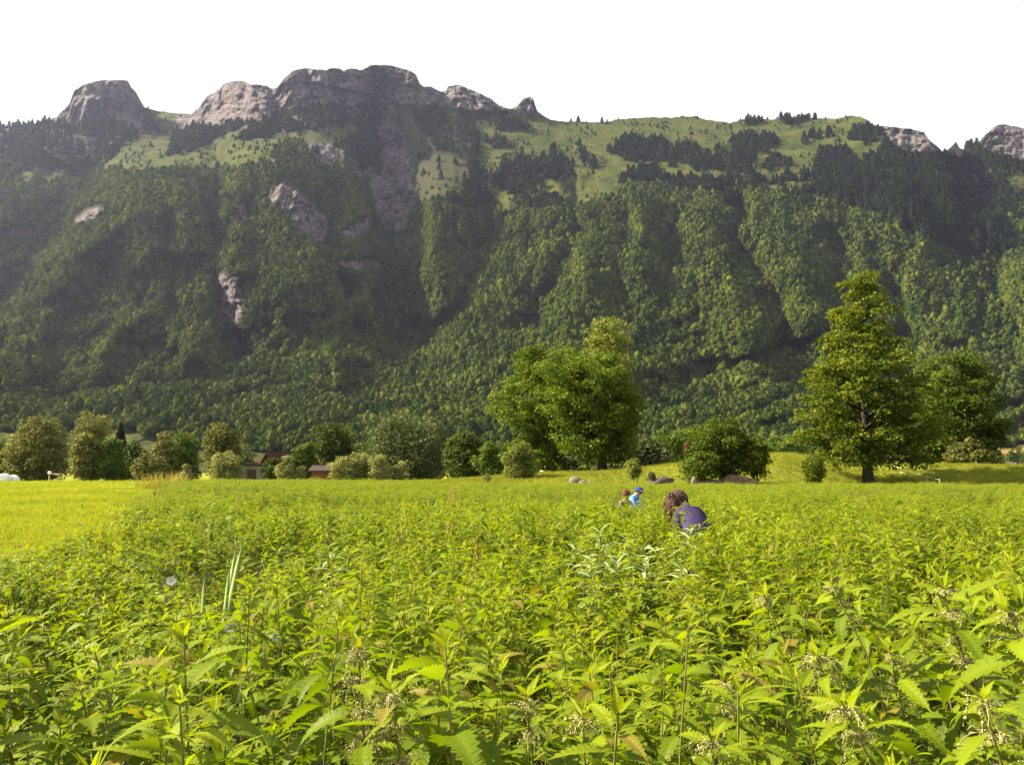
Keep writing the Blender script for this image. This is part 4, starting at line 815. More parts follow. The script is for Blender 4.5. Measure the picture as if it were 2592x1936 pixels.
def catkins(seed, strands=26, beads=7):
    """drooping strings of tiny flowers round one joint of the stem"""
    g = np.random.default_rng(seed); Vs, Fs = [], []; off = 0
    for k in range(strands):
        a = g.uniform(0, 6.283); L = g.uniform(.012, .04); up = g.uniform(.0, 1.0)
        f = np.linspace(0, 1, beads); P_ = np.stack([np.cos(a + f * g.normal(0, .5)) * L * f, np.sin(a) * L * f, L * (up * f - 0.95 * f * f)], 1) + g.normal(0, .0014, (beads, 3))
        C = P_[1:].repeat(2, 0) + g.normal(0, .0016, (2 * beads - 2, 3)); V, Fq = cards(C, g.normal(size=C.shape), g.uniform(.002, .004, len(C)), 1.4, g=g)
        V2, F2 = tube(P_, .0004, 3); Fq = np.concatenate([Fq, F2 + len(V)]); V = np.concatenate([V, V2]); Ft = np.concatenate([Fq[:, [0, 1, 2]], Fq[:, [0, 2, 3]]])
        Vs.append(V); Fs.append(Ft + off); off += len(V)
    return np.concatenate(Vs), np.concatenate(Fs)

def canopy(x, y):
    h = np.interp(y, [-5, 2, 5, 9, 14, 18, 22, 35, 56], [1.05, 1.05, 1.02, 0.99, 0.88, 0.79, 0.73, 0.62, 0.54])
    dip = sst(-.25, -.6, fbm(x / 2.4 + 31, y / 1.5 + 12, 3)) * sst(3, 6, y)
    return h * (1 - .5 * dip + np.interp(y, [3, 8], [.07, .17]) * fbm(x / 1.3, y / 1.0, 3) + 0.11 * fbm(x / 5 + 7, y / 3, 2))
HOLES = [(-2.5, 5.0, 1.0, .7), (-3.4, 8.2, 1.7, 1.1), (-1.7, 6.4, .9, .8), (0.7, 7.0, .7, .6), (-0.9, 4.6, .5, .45), (1.6, 11.0, 1.5, 1.2), (-4.6, 11.8, 1.6, 1.3), (6.0, 13.2, 1.4, 1.2), (-2.0, 3.1, .55, .45), (0.9, 3.4, .4, .35), (3.5, 7.0, .9, .7), (9, 20, 2.4, 1.8), (-3, 20, 3, 2), (2, 25, 3, 2.2), (14, 28, 3.5, 2.4), (-8, 30, 3.5, 2.6), (-1, 15, 2, 1.3), (4.5, 17, 2.2, 1.3), (-5.5, 16.5, 1.8, 1.4), (1.9, 4.5, .5, .4), (-.2, 2.45, .3, .22), (1.1, 2.3, .25, .2), (-1.1, 2.2, .3, .2)]
def hole(x, y):
    h = np.zeros(np.shape(x))
    for a, b, rx, ry in HOLES: h = np.maximum(h, np.exp(-(((x - a) / rx) ** 2 + ((y - b) / ry) ** 2)))
    return h
PEOPLE_AT = []   # filled below: keep the stems out of the people's legs
W_WOM = at(1745, 1168, 8.9)[:2]; W_RED = at(1585, 1168, 18.2)[:2]; W_BLU = at(1612, 1168, 19.4)[:2]
def jitter_grid(x0, x1, y0, y1, d, g):
    nx, ny = int((x1 - x0) / d), int((y1 - y0) / d); X, Y = np.meshgrid(x0 + (np.arange(nx) + .5) * d, y0 + (np.arange(ny) + .5) * d)
    return (X + g.uniform(-.5, .5, X.shape) * d).ravel(), (Y + g.uniform(-.5, .5, X.shape) * d).ravel()
g = np.random.default_rng(77); px_, py_ = [], []
for (y0, y1, d) in ((-4, 6, .126), (6, 14, .155), (14, 24, .19), (24, 38, .24), (38, 57, .30)):
    x, y = jitter_grid(-0.68 * y1 - 4, 0.68 * y1 + 4, y0, y1, d, g); k = (np.abs(x) < 0.66 * np.maximum(y, 0) + 3.5); px_.append(x[k]); py_.append(y[k])
nx_ = np.concatenate(px_); ny_ = np.concatenate(py_)
edge = nx_ - nettle_left(ny_) + 0.9 * fbm(nx_ / 1.4, ny_ / 1.4, 2) + (0.6 + .06 * np.maximum(ny_, 0)) * fbm(nx_ / 5, ny_ / 4, 2)
k = (edge > 0) & (np.hypot(nx_, ny_) > 0.95) & (hole(nx_, ny_) < g.random(len(nx_)) * 0.9 + 0.15) & ((ny_ < 40) | (fbm(nx_ / 5, ny_ / 5, 2) > -0.35 + 0.02 * (ny_ - 40)))
k &= ~((np.abs(nx_) < 0.32) & (ny_ > -1.2) & (ny_ < 1.25))
for cx0, cy0 in (W_WOM, W_RED, W_BLU): k &= np.hypot(nx_ - cx0, ny_ - cy0) > 0.34
nx_, ny_ = nx_[k], ny_[k]
ed = edge[k]; nh = canopy(nx_, ny_) * (1 - 0.68 * np.minimum(hole(nx_, ny_) * 1.2, 1)) * (0.72 + 0.28 * np.clip(ed / 1.2, 0, 1)) * g.uniform(0.86, 1.3, len(nx_))
# keep what stands behind in sight: tops of the plants in front stay below these rows of the photo
CLEAR = [(-600, 60, 1392, 59), (60, 110, 1378, 59), (110, 160, 1360, 59), (160, 210, 1342, 59), (210, 260, 1322, 59), (260, 310, 1302, 59), (310, 345, 1285, 59), (345, 400, 1255, 59), (1680, 1808, 1316, 8.8), (1555, 1645, 1272, 19.0), (505, 625, 1508, 3.95), (1440, 1775, 1432, 5.0), (-400, 1100, 1213, 60), (1100, 3000, 1225, 60), (820, 1080, 1800, 1.5), (820, 930, 1770, 1.6), (1885, 1990, 1560, 2.25), (2060, 2190, 1560, 2.4), (2330, 2480, 1600, 1.7)]
def clear_top(x, y):
    px = CX + F_PX * x / np.maximum(y, .3); top = np.full(np.shape(x), 9.0)
    for a, b, row, Y in CLEAR:
        k = (px > a) & (px < b) & (y < Y) & (y > .3); rw = row + (6 * fbm(px / 45, y * 0 + 2.2, 4, .7) if Y == 60 else 0); top = np.where(k, np.minimum(top, EYE - (rw - 1168) / F_PX * y), top)
    return top - ground_z(x, y)
nh = np.clip(nh, .12, np.maximum(clear_top(nx_, ny_) / 1.05, .12) * np.where(ny_ > 24, g.uniform(.75, 1.3, len(nx_)), g.uniform(.96, 1.05, len(nx_))))
# the plants nearest the lens are built one by one
view = (ny_ > 1.15) & (np.abs(nx_) < 0.615 * ny_ + 0.12)
order = np.argsort(np.where(view, np.hypot(nx_, ny_), 1e9)); near = order[:276]; far_ = np.ones(len(nx_), bool); far_[near] = False
print('nettles', len(nx_), 'near reach', np.hypot(nx_, ny_)[near].max())
# ---- single plants: thing > stem, leaf..., shoot, flower_cluster
leaf_me = {k_: npmesh('leaf', *[LEAF[k_, 0][i] for i in (0, 1)], [M_net], True, {'age': LEAF[k_, 0][3]}, LEAF[k_, 0][2]) for k_ in range(10)}
cat_me = []
for k_ in range(4):
    V, F = catkins(900 + k_); cat_me.append(npmesh('flower_cluster', V, F, [M_flower]))
def single_nettle(name, label, group, x, y, H, seed, bend=None, nod=0.0, flowers=0, big=1.0, nodes=8, thick=1.0):
    g = np.random.default_rng(seed); b = g.normal(0, 0.06, 2) if bend is None else np.array(bend)
    pl, st, P = nettle_plan(g, H, b, nod, big=big, nodes=nodes); z0 = gz(x, y)
    root = empty(name, (x, y, z0)); tag(root, label, 'nettle', group)
    V, Fq = tube(st, np.linspace(.0044, .0016, len(st)) * thick, 5); mobj('stem', npmesh('stem', V, Fq, [M_stem], True), root)
    for kd, pos, ax, L in pl:
        o = bpy.data.objects.new('leaf', leaf_me[kd]); COL.objects.link(o); o.parent = root
        M = Matrix([[ax[0][r] * L, ax[1][r] * L, ax[2][r] * L, pos[r]] for r in range(3)] + [[0, 0, 0, 1]]); o.matrix_basis = M
    for q in range(flowers):
        o = bpy.data.objects.new('flower_cluster', cat_me[(seed + q) % 4]); COL.objects.link(o); o.parent = root
        o.location = P(1 - (0.02 + q * 0.05) / H); o.rotation_euler = (0, 0, g.uniform(0, 6.28)); sc_ = g.uniform(0.8, 1.25) * big; o.scale = (sc_, sc_, sc_)
    return root
for q, i in enumerate(near):
    single_nettle('nettle', 'stinging nettle with toothed leaves, in the front rows nearest the camera', 'nettles in the front rows', float(nx_[i]), float(ny_[i]), float(nh[i]), 3000 + q, nodes=8 if ny_[i] < 3 else 7, big=float(np.interp(ny_[i], [1.5, 2.2, 4], [1.10, 1.02, .95])))
SPECIAL = [  # tip in the photo, distance, bend, nod, flower clusters, size, label
 (905, 1628, 1.62, (-.05, 0.0), 0, 6, 1.22, 'tall flowering nettle on a thick brown stem, left of the bottom centre'),
 (985, 1735, 1.45, (-.09, -.02), 0, 6, 1.22, 'flowering nettle in front with broad arching leaves and pale flower strings'),
 (1330, 1755, 1.62, (-.06, 0), 0, 2, 1.15, 'nettle with a brown stem between the flowering pair and the right corner'),
 (1930, 1500, 2.30, (-.22, 0), 0.05, 1, 1.0, 'nettle bowing to the left with a long bare brown neck, right of centre'),
 (2105, 1475, 2.45, (-.24, 0), 0.04, 3, 1.0, 'tall nettle curving left with flower strings along its bent tip'),
 (2380, 1478, 1.75, (-.16, 0), 0.03, 5, 1.15, 'thick nettle leaning left with cream flowers, near the right edge'),
 (2545, 1535, 1.42, (-.25, 0), 0.06, 6, 1.15, 'pale flowering nettle hanging in from the right edge'),
 (2060, 1648, 1.75, (-.20, 0), 0.05, 2, 1.05, 'nettle bending left, second row of the right corner'),
 (2130, 1775, 1.40, (-.22, 0), 0.05, 2, 1.15, 'nettle leaning left low in the right corner with a pale shoot'),
 (1830, 1715, 1.70, (-.14, 0), 0.03, 3, 1.05, 'nettle with brownish leaning stem left of the right corner'),
 (1795, 1855, 1.38, (-.08, 0), 0.02, 4, 1.05, 'low nettle at the bottom edge with a brown flowering tip'),
 (620, 1690, 1.95, (-.14, 0), 0.03, 1, 1.0, 'nettle bending left with a bare stem, left of the flowering pair'),
 (200, 1720, 1.75, (-.12, 0), 0.03, 1, 1.0, 'nettle leaning towards the left edge with a reddish stem'),
 (240, 1650, 2.1, (-.16, 0), 0.04, 0, 1.0, 'nettle arching over to the left near the left edge'),
 (1475, 1800, 1.50, (-.02, 0), 0, 1, 1.1, 'upright nettle with a long pointed shoot at the bottom centre'),
 (2480, 1760, 1.30, (-.15, 0), 0.03, 3, 1.1, 'nettle with a thick stem in the extreme right corner'),
 (540, 1800, 1.5, (-.04, 0), 0, 1, 1.1, 'nettle with a dense leafy crown at the lower left'),
 (2250, 1640, 1.75, (-.10, 0), 0.02, 2, 1.05, 'nettle with upright pale shoot beside the leaning flowering one'),
]
for q, (px, py, Y, b, nod, fl, big, lb) in enumerate(SPECIAL):
    tip = at(px, py, Y); H = (float(tip[2]) - gz(float(tip[0]), Y)) / (1 - nod)
    single_nettle('nettle', lb, 'nettles in the front rows', float(tip[0]) - b[0], Y - b[1], H, 5000 + q, b, nod, fl, big, 9, 1.25)
# ---- the rest of the field
kinds = [joined_plant(600 + q, 0, big=1.0) for q in range(9)] + [joined_plant(620 + q, 0, flower=True) for q in range(2)] + [joined_plant(640 + q, 1, nodes=8) for q in range(7)] + [joined_plant(660 + q, 2, nodes=6) for q in range(5)]
fx, fy, fh = nx_[far_], ny_[far_], nh[far_]; n = len(fx); r_ = g.random(n)
ix = np.where(fy < 10, np.where(r_ < 0.06, 9 + g.integers(0, 2, n), g.integers(0, 9, n)), np.where(fy < 26, 11 + g.integers(0, 7, n), 18 + g.integers(0, 5, n)))
wid = np.where(fy < 14, 1.0, np.where(fy < 26, 1.12, 1.35)) * g.uniform(0.9, 1.12, n)
rot = np.stack([g.normal(0, .11, n), g.normal(0, .11, n) - .05, g.uniform(0, 6.283, n)], 1)
scatter('nettle_field', np.stack([fx, fy, ground_z(fx, fy)], 1), rot, np.stack([wid, wid, fh], 1), ix, kinds, 'dense field of stinging nettles stretching back to the grassy bank', 'nettles')
# ------------------------------------------------------------------ grasses
def grass_mat(name, cols, tm=0.4):
    t = NT(name); geo = t.n('ShaderNodeNewGeometry'); oi = t.n('ShaderNodeObjectInfo')
    f = t.math('ADD', t.math('MULTIPLY', t.noise(geo.outputs['Position'], 0.22, 4), 0.75), t.math('MULTIPLY', geo.outputs['Random Per Island'], 0.32))
    f = t.math('ADD', t.math('SUBTRACT', f, 0.22), t.math('MULTIPLY', oi.outputs['Random'], 0.2))
    k = len(cols) - 1; c = t.ramp(f, [(0.2 + 0.6 * i / k, cols[i]) for i in range(k + 1)])
    tr = t.n('ShaderNodeBsdfTranslucent', {'Color': t.mix(1.0, c, (1.35, 1.25, .5), 'MULTIPLY')}).outputs[0]
    return t.done(t.n('ShaderNodeMixShader', {0: tm, 1: t.bsdf(c, 0.6, None, 0.15), 2: tr}).outputs[0])
M_mown = grass_mat('grass_mown', [(.115, .15, .008), (.205, .245, .010), (.28, .31, .012), (.35, .33, .025)])
M_bank = grass_mat('grass_bank', [(.085, .12, .010), (.15, .18, .014), (.22, .23, .02), (.30, .27, .045)])
M_tall = grass_mat('grass_tall', [(.11, .15, .012), (.19, .22, .016), (.27, .27, .03), (.36, .31, .08)])
M_drygr = grass_mat('grass_dry', [(.24, .21, .05), (.33, .28, .08), (.42, .35, .13)])
M_iris = grass_mat('iris_blade', [(.18, .26, .07), (.28, .36, .13), (.42, .47, .26)], 0.3)
M_willowh = grass_mat('willowherb_leaf', [(.20, .27, .10), (.34, .40, .20), (.48, .52, .34)], 0.25)
def tuft(seed, n, h, spread, w, arch=0.5, segs=2, heads=0, mat=None, mat2=None):
    g = np.random.default_rng(seed); V, F, mi = [], [], []
    for k in range(n):
        a = g.uniform(0, 6.283); r = spread * math.sqrt(g.random()); b = np.array([math.cos(a) * r, math.sin(a) * r, 0]); hh = h * g.uniform(.55, 1.1); la = g.uniform(0, 6.283); out = np.array([math.cos(la), math.sin(la), 0]) * hh * arch * g.uniform(.2, 1.1)
        sd = np.array([-math.sin(la + .8), math.cos(la + .8), 0]) * w * g.uniform(.7, 1.2); o = len(V)
        for s in range(segs):
            f = s / segs; c = b + out * f * f + np.array([0, 0, hh * (f - 0.18 * arch * f ** 3)]); ww = sd * (1 - 0.55 * f); V += [c - ww, c + ww]
        V.append(b + out + np.array([0, 0, hh * (1 - 0.18 * arch)]))
        for s in range(segs - 1): F.append((o + 2 * s, o + 2 * s + 1, o + 2 * s + 3)); F.append((o + 2 * s, o + 2 * s + 3, o + 2 * s + 2)); mi += [0, 0]
        F.append((o + 2 * segs - 2, o + 2 * segs - 1, o + 2 * segs)); mi.append(0)
        if k < heads:
            tip = V[-1]
            for q in range(10):
                o = len(V); p = tip - np.array([0, 0, 0.012 * q * h * 1.3]) + g.normal(0, .006 + .001 * q, 3); V += [p + (0, 0, .018), p + (.006, 0, -.004), p + (-.004, .006, -.004)]; F.append((o, o + 1, o + 2)); mi.append(1)
    return npmesh('grass_tuft', np.array(V), np.array(F), [mat, mat2 or mat], False, midx=mi)
g = np.random.default_rng(91)
def grass_field(name, x, y, sl, sh, meshes, label, hf=None):
    n = len(x); s = g.uniform(sl, sh, n) * (1 if hf is None else hf); scatter(name, np.stack([x, y, ground_z(x, y) - .01], 1), np.stack([g.normal(0, .08, n), g.normal(0, .08, n), g.uniform(0, 6.283, n)], 1), np.stack([s, s, s * g.uniform(.75, 1.25, n)], 1), g.integers(0, len(meshes), n), meshes, label, 'grass')
# mown meadow on the left
xs, ys = [], []
for y0, y1, d in ((2, 20, .13), (20, 45, .2), (45, 84, .30)):
    x, y = jitter_grid(-0.68 * y1 - 4, 1, y0, y1, d, g); k = (x > -0.66 * y - 3) & (x - nettle_left(y) + .9 * fbm(x / 1.4, y / 1.4, 2) + (.6 + .06 * np.maximum(y, 0)) * fbm(x / 5, y / 4, 2) < 0.25); xs.append(x[k]); ys.append(y[k])
x = np.concatenate(xs); y = np.concatenate(ys); print('mown', len(x))
sc_ = 1 + 0.0 * x
grass_field('meadow_grass', x, y, .75, 1.35, [tuft(700 + q, 22, .11, .13, .0055, .9, mat=M_mown) for q in range(5)] + [tuft(720, 16, .2, .12, .006, .7, mat=M_mown)], 'short bright yellow-green grass of the mown meadow on the left')
# bank, and rough grass between the nettles and the trees
x, y = jitter_grid(-32, 62, 50, 84, .34, g); k = (np.abs(x) < 0.68 * y + 2) & ((y > 55) | (g.random(len(x)) < (y - 48) / 9)) & (x > nettle_left(np.minimum(y, 60)) - 2); x, y = x[k], y[k]; print('bank', len(x))
grass_field('bank_grass', x, y, .7, 1.3, [tuft(740 + q, 20, .22, .22, .011, .9, mat=M_bank) for q in range(5)], 'rough yellowish grass covering the low bank behind the nettles')
# tall grass: right side and scattered tufts in the nettles
x, y = jitter_grid(-26, 46, 12, 57, .42, g); lim = np.clip((y - 20) / 40, 0, 1) * (0.25 + 0.75 * sst(0, 14, x)) * (0.6 + 1.2 * fbm(x / 4, y / 4, 3)); lim = np.where(y > 42, np.maximum(lim, .42), lim)
k = (np.abs(x) < 0.66 * y + 2) & (g.random(len(x)) < lim) & (x > nettle_left(y) - .5); x, y = x[k], y[k]; qx, qy = jitter_grid(-1.3, .6, 4.4, 7.2, .38, g); k = g.random(len(qx)) < .6; x = np.concatenate([x, qx[k]]); y = np.concatenate([y, qy[k]]); print('tall', len(x))
grass_field('tall_grass', x, y, .75, 1.25, [tuft(760 + q, 16, .72, .16, .009, .45, 3, 3, M_tall, M_drygr) for q in range(5)] + [tuft(770, 14, .8, .15, .009, .35, 3, 9, M_drygr, M_drygr)], 'tall flowering grass mixed into the far nettles', np.minimum(np.interp(y, [8, 12, 25, 40, 56], [1.22, 1.0, .85, .68, .52]), np.maximum(clear_top(x, y), .16) * np.where(g.random(len(x)) < .12, 1.7, 1.1) / .72))
# straw-coloured strip along the meadow edge and patch far right
x, y = jitter_grid(-26, 42, 26, 57, .3, g); d1 = np.abs(x - nettle_left(y)) < 0.5 + 0.03 * y * (fbm(x / 3, y / 3, 2) > -.2); d2 = (((x - 29) / 6) ** 2 + ((y - 52) / 3.2) ** 2 < 1) | (((x - 20) / 4) ** 2 + ((y - 47) / 2) ** 2 < .6)
k = (d1 & (g.random(len(x)) < .16)) | (d2 & (g.random(len(x)) < .4)); x, y = x[k], y[k]
grass_field('straw_grass', x, y, .6, 1.1, [tuft(780 + q, 16, .7, .18, .009, .5, 3, 6, M_drygr, M_drygr) for q in range(3)], 'straw-coloured grass along the meadow edge and on the far right', np.minimum(np.interp(y, [26, 40, 56], [.8, .62, .55]), np.maximum(clear_top(x, y), .16) * 1.2 / .7))

# ------------------------------------------------------------------ single plants that stand out
def blade(Pts, width, name, mat, root, flat=0.15):
    Pts = np.asarray(Pts, float); n = len(Pts); T = np.gradient(Pts, axis=0); sd = np.cross(T, [0.15, 1, 0.0]); sd /= np.linalg.norm(sd, axis=1)[:, None]
    f = np.linspace(0, 1, n); w = width * np.where(f < .6, 1.0, np.sqrt(np.maximum(1 - ((f - .6) / .4) ** 2, 0)) * 0.97 + .03)[:, None] / 2
    th = np.array([0, 1.0, 0]) * 0.0025
    V = np.concatenate([Pts - sd * w, Pts + th, Pts + sd * w, Pts - th]); F = []
    for i in range(n - 1):
        for a, b in ((0, 1), (1, 2), (2, 3), (3, 0)): F.append((a * n + i, b * n + i, b * n + i + 1, a * n + i + 1))
    return mobj(name, npmesh(name, V, np.array(F), [mat], True), root)
def iris(label, base, blades):
    x, y = base; root = empty('iris_clump', (x, y, gz(x, y))); tag(root, label, 'iris', 'iris clumps in the nettles')
    for (tx, ty, ty_off, w, b0) in blades:
        tip = at(tx, ty, y + ty_off) - np.array([x, y, gz(x, y)]); b = np.array([b0, ty_off * .5, 0]); u = np.linspace(0, 1, 9)[:, None]
        mid = np.array([b[0] * .6 + tip[0] * .4, b[1], tip[2] * .62]); blade((1 - u) ** 2 * b + 2 * u * (1 - u) * mid + u * u * tip, w, 'leaf', M_iris, root)
b = at(556, 1168, 4.0); iris('tall pale iris blades with forked tips standing out of the nettles at left', (float(b[0]), 4.0), [(618, 1360, 0, .034, -.05), (600, 1371, .03, .030, -.02), (583, 1425, -.03, .026, .0)])
b = at(523, 1168, 4.05); iris('single short pointed iris blade left of the tall forked blades', (float(b[0]), 4.05), [(519, 1441, 0, .028, .0)])
def lance(L=1.0, w=.11, dr=.8):
    s = np.linspace(0, 1, 6); hw = w / 2 * np.sin(math.pi * s ** .8) ** .8; hw[0] = .01; hw[-1] = 0; x = np.sin(dr * s) / dr; z = -(1 - np.cos(dr * s)) / dr
    V = np.concatenate([np.stack([x, hw, z + hw * .35], 1), np.stack([x, 0 * s, z], 1), np.stack([x, -hw, z + hw * .35], 1)]); F = []
    for i in range(5): F += [(6 + i, i, i + 1, 7 + i), (12 + i, 6 + i, 7 + i, 13 + i)]
    return V, np.array(F)
lance_me = [npmesh('leaf', *lance(1, .13 + .02 * q, .5 + .4 * q), [M_willowh], True) for q in range(3)]
def willowherb(label, px, py, Y, seed):
    g = np.random.default_rng(seed); tip = at(px, py, Y); x = float(tip[0]); z0 = gz(x, Y); H = float(tip[2]) - z0 - .03
    root = empty('willowherb', (x, Y, z0)); tag(root, label, 'wildflower', 'silvery narrow-leaved plants'); lean = g.normal(0, .04, 2)
    P = lambda s: np.array([lean[0] * s * s, lean[1] * s * s, H * s]); st = np.array([P(s) for s in np.linspace(0, 1, 6)])
    V, F = tube(st, np.linspace(.006, .003, 6), 5); mobj('stem', npmesh('stem', V, F, [M_stem], True), root)
    for k in range(38):
        s = 1 - (k / 38) ** 1.1 * .40; a = k * 2.4 + g.normal(0, .2); el = .95 - 1.15 * (k / 38) ** .5 + g.normal(0, .1); L = g.uniform(.12, .18) * (0.6 + .4 * min(1, k / 6))
        o = bpy.data.objects.new('leaf', lance_me[int(g.integers(0, 3))]); COL.objects.link(o); o.parent = root
        o.location = P(s); o.rotation_euler = (g.normal(0, .3), -el, a); o.scale = (L, L, L)
for q, (px, py, Y, lb) in enumerate([(1521, 1331, 5.2, 'tallest silvery willowherb with a star of narrow leaves, left of its group'), (1594, 1353, 5.3, 'second silvery willowherb, right of the tallest one'), (1648, 1372, 5.25, 'silvery willowherb in the middle of the group with drooping leaves'),
   (1686, 1392, 5.1, 'silvery willowherb with bright pale leaves, low right of the group'), (1744, 1328, 5.9, 'silvery willowherb just in front of the woman in purple'), (1460, 1381, 5.0, 'silvery willowherb at the left end of the group'), (850, 1392, 6.4, 'narrow-leaved willowherb alone, right of the iris blades'), (1722, 1428, 4.8, 'low silvery willowherb below the woman in purple'), (1490, 1405, 4.9, 'low silvery willowherb close to the left end of the group'), (1560, 1412, 4.9, 'low dark-stemmed willowherb in front of the tallest one'), (1620, 1405, 4.85, 'low willowherb in front of the drooping one')]):
    willowherb(lb, px, py, Y, 810 + q)
def plume(name, label, px, py, Y, n, seed, h0=.45, lean=.12, mat=None, dens=70, thick=.018, cat='grass'):
    """stalks with a dry seed head"""
    g = np.random.default_rng(seed); tip = at(px, py, Y); x = float(tip[0]) - lean * .6; z0 = gz(x, Y); H = float(tip[2]) - z0; root = empty(name, (x, Y, z0)); tag(root, label, cat)
    for k in range(n):
        hh = H * (1 if k == 0 else g.uniform(.82, .97)); l = lean * g.uniform(.6, 1.2) + (0 if k == 0 else g.normal(0, .12)); ly = g.normal(0, .08)
        P = lambda s: np.array([l * s * s * .8 + k * .02, ly * s * s, hh * (s - .02 * s ** 4)]); st = np.array([P(s) for s in np.linspace(0, 1, 8)])
        V, F = tube(st, np.linspace(.004, .0015, 8), 4); mobj('stalk', npmesh('stalk', V, F, [M_drygr], True), root)
        s = 1 - g.random(dens) * h0 * .5; C = np.array([P(q) for q in s]) + g.normal(0, thick, (dens, 3)) * (0.3 + 1.4 * (1 - s)[:, None] / (h0 * .5)); V, F = cards(C, g.normal(size=(dens, 3)), .024 * g.uniform(.7, 1.4, dens), 2.2, g=g)
        mobj('seed_head', npmesh('seed_head', V, F, [mat or M_drygr]), root)
plume('reed_grass', 'pale feathery grass plumes rising alone in the middle of the field', 1147, 1212, 13.5, 4, 830, .5, .16, thick=.02)
for q, (px, py, Y, lb) in enumerate([(2166, 1242, 17, 'tall dock with cream seed spikes below the tall tiered tree'), (2312, 1256, 19, 'dock seed spike in the grass right of the tall tiered tree'), (2270, 1305, 12.5, 'short dock spike nearer the camera, right part of the field'), (2330, 1270, 15, 'thin dock spike beside the taller seed spike on the right'),
   (1793, 1218, 40, 'pale dry flower spike in front of the thicket'), (2080, 1225, 44, 'dry spike beside the fan-shaped bush'), (2145, 1305, 11.5, 'small cream flower spike in front of the tall dock'), (2560, 1235, 26, 'dry grass plume near the right edge of the field'), (905, 1240, 20, 'thin pale grass plume left of the feathery plumes')]):
    plume('dock_plant', lb, px, py, Y, 3 if q in (0, 1) else 2, 840 + q, .6, .03, dens=60, thick=.026, cat='weed')
# dry tuft at the end of the meadow edge
tx = float(at(432, 1168, 50)[0]); root = empty('dry_grass_clump', (tx, 50, gz(tx, 50))); tag(root, 'golden dry grass clump at the far end of the meadow fence', 'grass')
for q in range(5):
    o = mobj('grass_tuft', tuft(870 + q, 60, 1.25, .5, .016, .55, 3, 30, M_drygr, M_drygr), root); o.location = (rng.uniform(-1.3, 1.0), rng.uniform(-.5, .5), 0)
# white bindweed blossoms
M_petal = plain('white_petal', (.62, .60, .48), 0.6, .06, 20, .1, .002)
for q, (px, py, Y, lb) in enumerate([(433, 1470, 4.6, 'white blossom left of the iris blades'), (585, 1586, 3.4, 'white blossom low in front of the iris blades'), (697, 1610, 3.3, 'small white blossom right of the low one at left')]):
    p = at(px, py, Y); V = [(0, 0, -.022)]; n = 20
    for k in range(n): a = 6.283 * k / n; r = .02 * (1 + .1 * math.cos(5 * a)); V.append((r * math.cos(a) * .45, r * math.sin(a) * .45, -.004))
    for k in range(n): a = 6.283 * k / n; r = .024 * (1 + .1 * math.cos(5 * a)); V.append((r * math.cos(a), r * math.sin(a), .004))
    F = [(0, 1 + (k + 1) % n, 1 + k) for k in range(n)]; F2 = [(1 + k, 1 + (k + 1) % n, n + 1 + (k + 1) % n, n + 1 + k) for k in range(n)]
    z0 = gz(float(p[0]), Y); root = empty('bindweed', (float(p[0]), Y, z0)); tag(root, lb, 'wildflower', 'white blossoms among the nettles')
    h = float(p[2]) - z0; V2, Fq = tube([(0, .02, 0), (.02, .03, h * .5), (0, .01, h - .02)], [.002, .0018, .0015], 4); mobj('stem', npmesh('stem', V2, Fq, [M_stem]), root)
    o = mobj('blossom', npmesh('blossom', np.array(V), [np.array(F), np.array(F2)], [M_petal], True), root); o.location = (0, 0, h); o.rotation_euler = (1.1, .2 * q, .3)
# ------------------------------------------------------------------ people
def cloth(name, col, var=.2): return plain(name, col, .85, var, 40, .35, .004, .15)
M_skin = plain('skin', (.48, .27, .18), .55, .08, 30, .08, .002, .3)
M_purple = cloth('purple_knit', (.042, .028, .088)); M_jeans = cloth('dark_denim', (.03, .035, .06)); M_shoe = cloth('dark_shoe', (.03, .025, .02))
M_hair = plain('brown_hair', (.065, .028, .014), .5, .5, 60, .6, .006, .35); M_red = plain('red_hair', (.13, .026, .012), .5, .4, 60, .6, .006, .35)
M_grey = cloth('grey_shirt', (.15, .15, .14)); M_blue = cloth('light_blue_jacket', (.12, .27, .62)); M_navy = cloth('navy_cap', (.03, .05, .16), .4); M_eye = plain('eye_dark', (.02, .015, .012), .2, .1, 10, 0, .001, .5)
M_white = plain('white_trim', (.7, .7, .7), .6, .08, 20, .1, .002); M_lip = plain('lips', (.32, .11, .09), .5, .1, 30, 0, .001)
def skin_mesh(name, verts, edges, radii, root_i, mats, sub=2):
    me = bpy.data.meshes.new(name); me.from_pydata([tuple(v) for v in verts], edges, []); ob = bpy.data.objects.new(name, me); COL.objects.link(ob)
    md = ob.modifiers.new('skin', 'SKIN'); md.use_smooth_shade = True; md.branch_smoothing = .5
    for i, sv in enumerate(me.skin_vertices[0].data): r = radii[i]; sv.radius = r if hasattr(r, '__len__') else (r, r); sv.use_root = i == root_i
    sb = ob.modifiers.new('sub', 'SUBSURF'); sb.levels = sub; sb.render_levels = sub
    dg = bpy.context.evaluated_depsgraph_get(); new = bpy.data.meshes.new_from_object(ob.evaluated_get(dg)); new.name = name
    bpy.data.objects.remove(ob); bpy.data.meshes.remove(me); new.materials.clear()
    for m in mats: new.materials.append(m)
    new.polygons.foreach_set('material_index', np.zeros(len(new.polygons), np.int32)); new.polygons.foreach_set('use_smooth', np.ones(len(new.polygons), bool)); return new
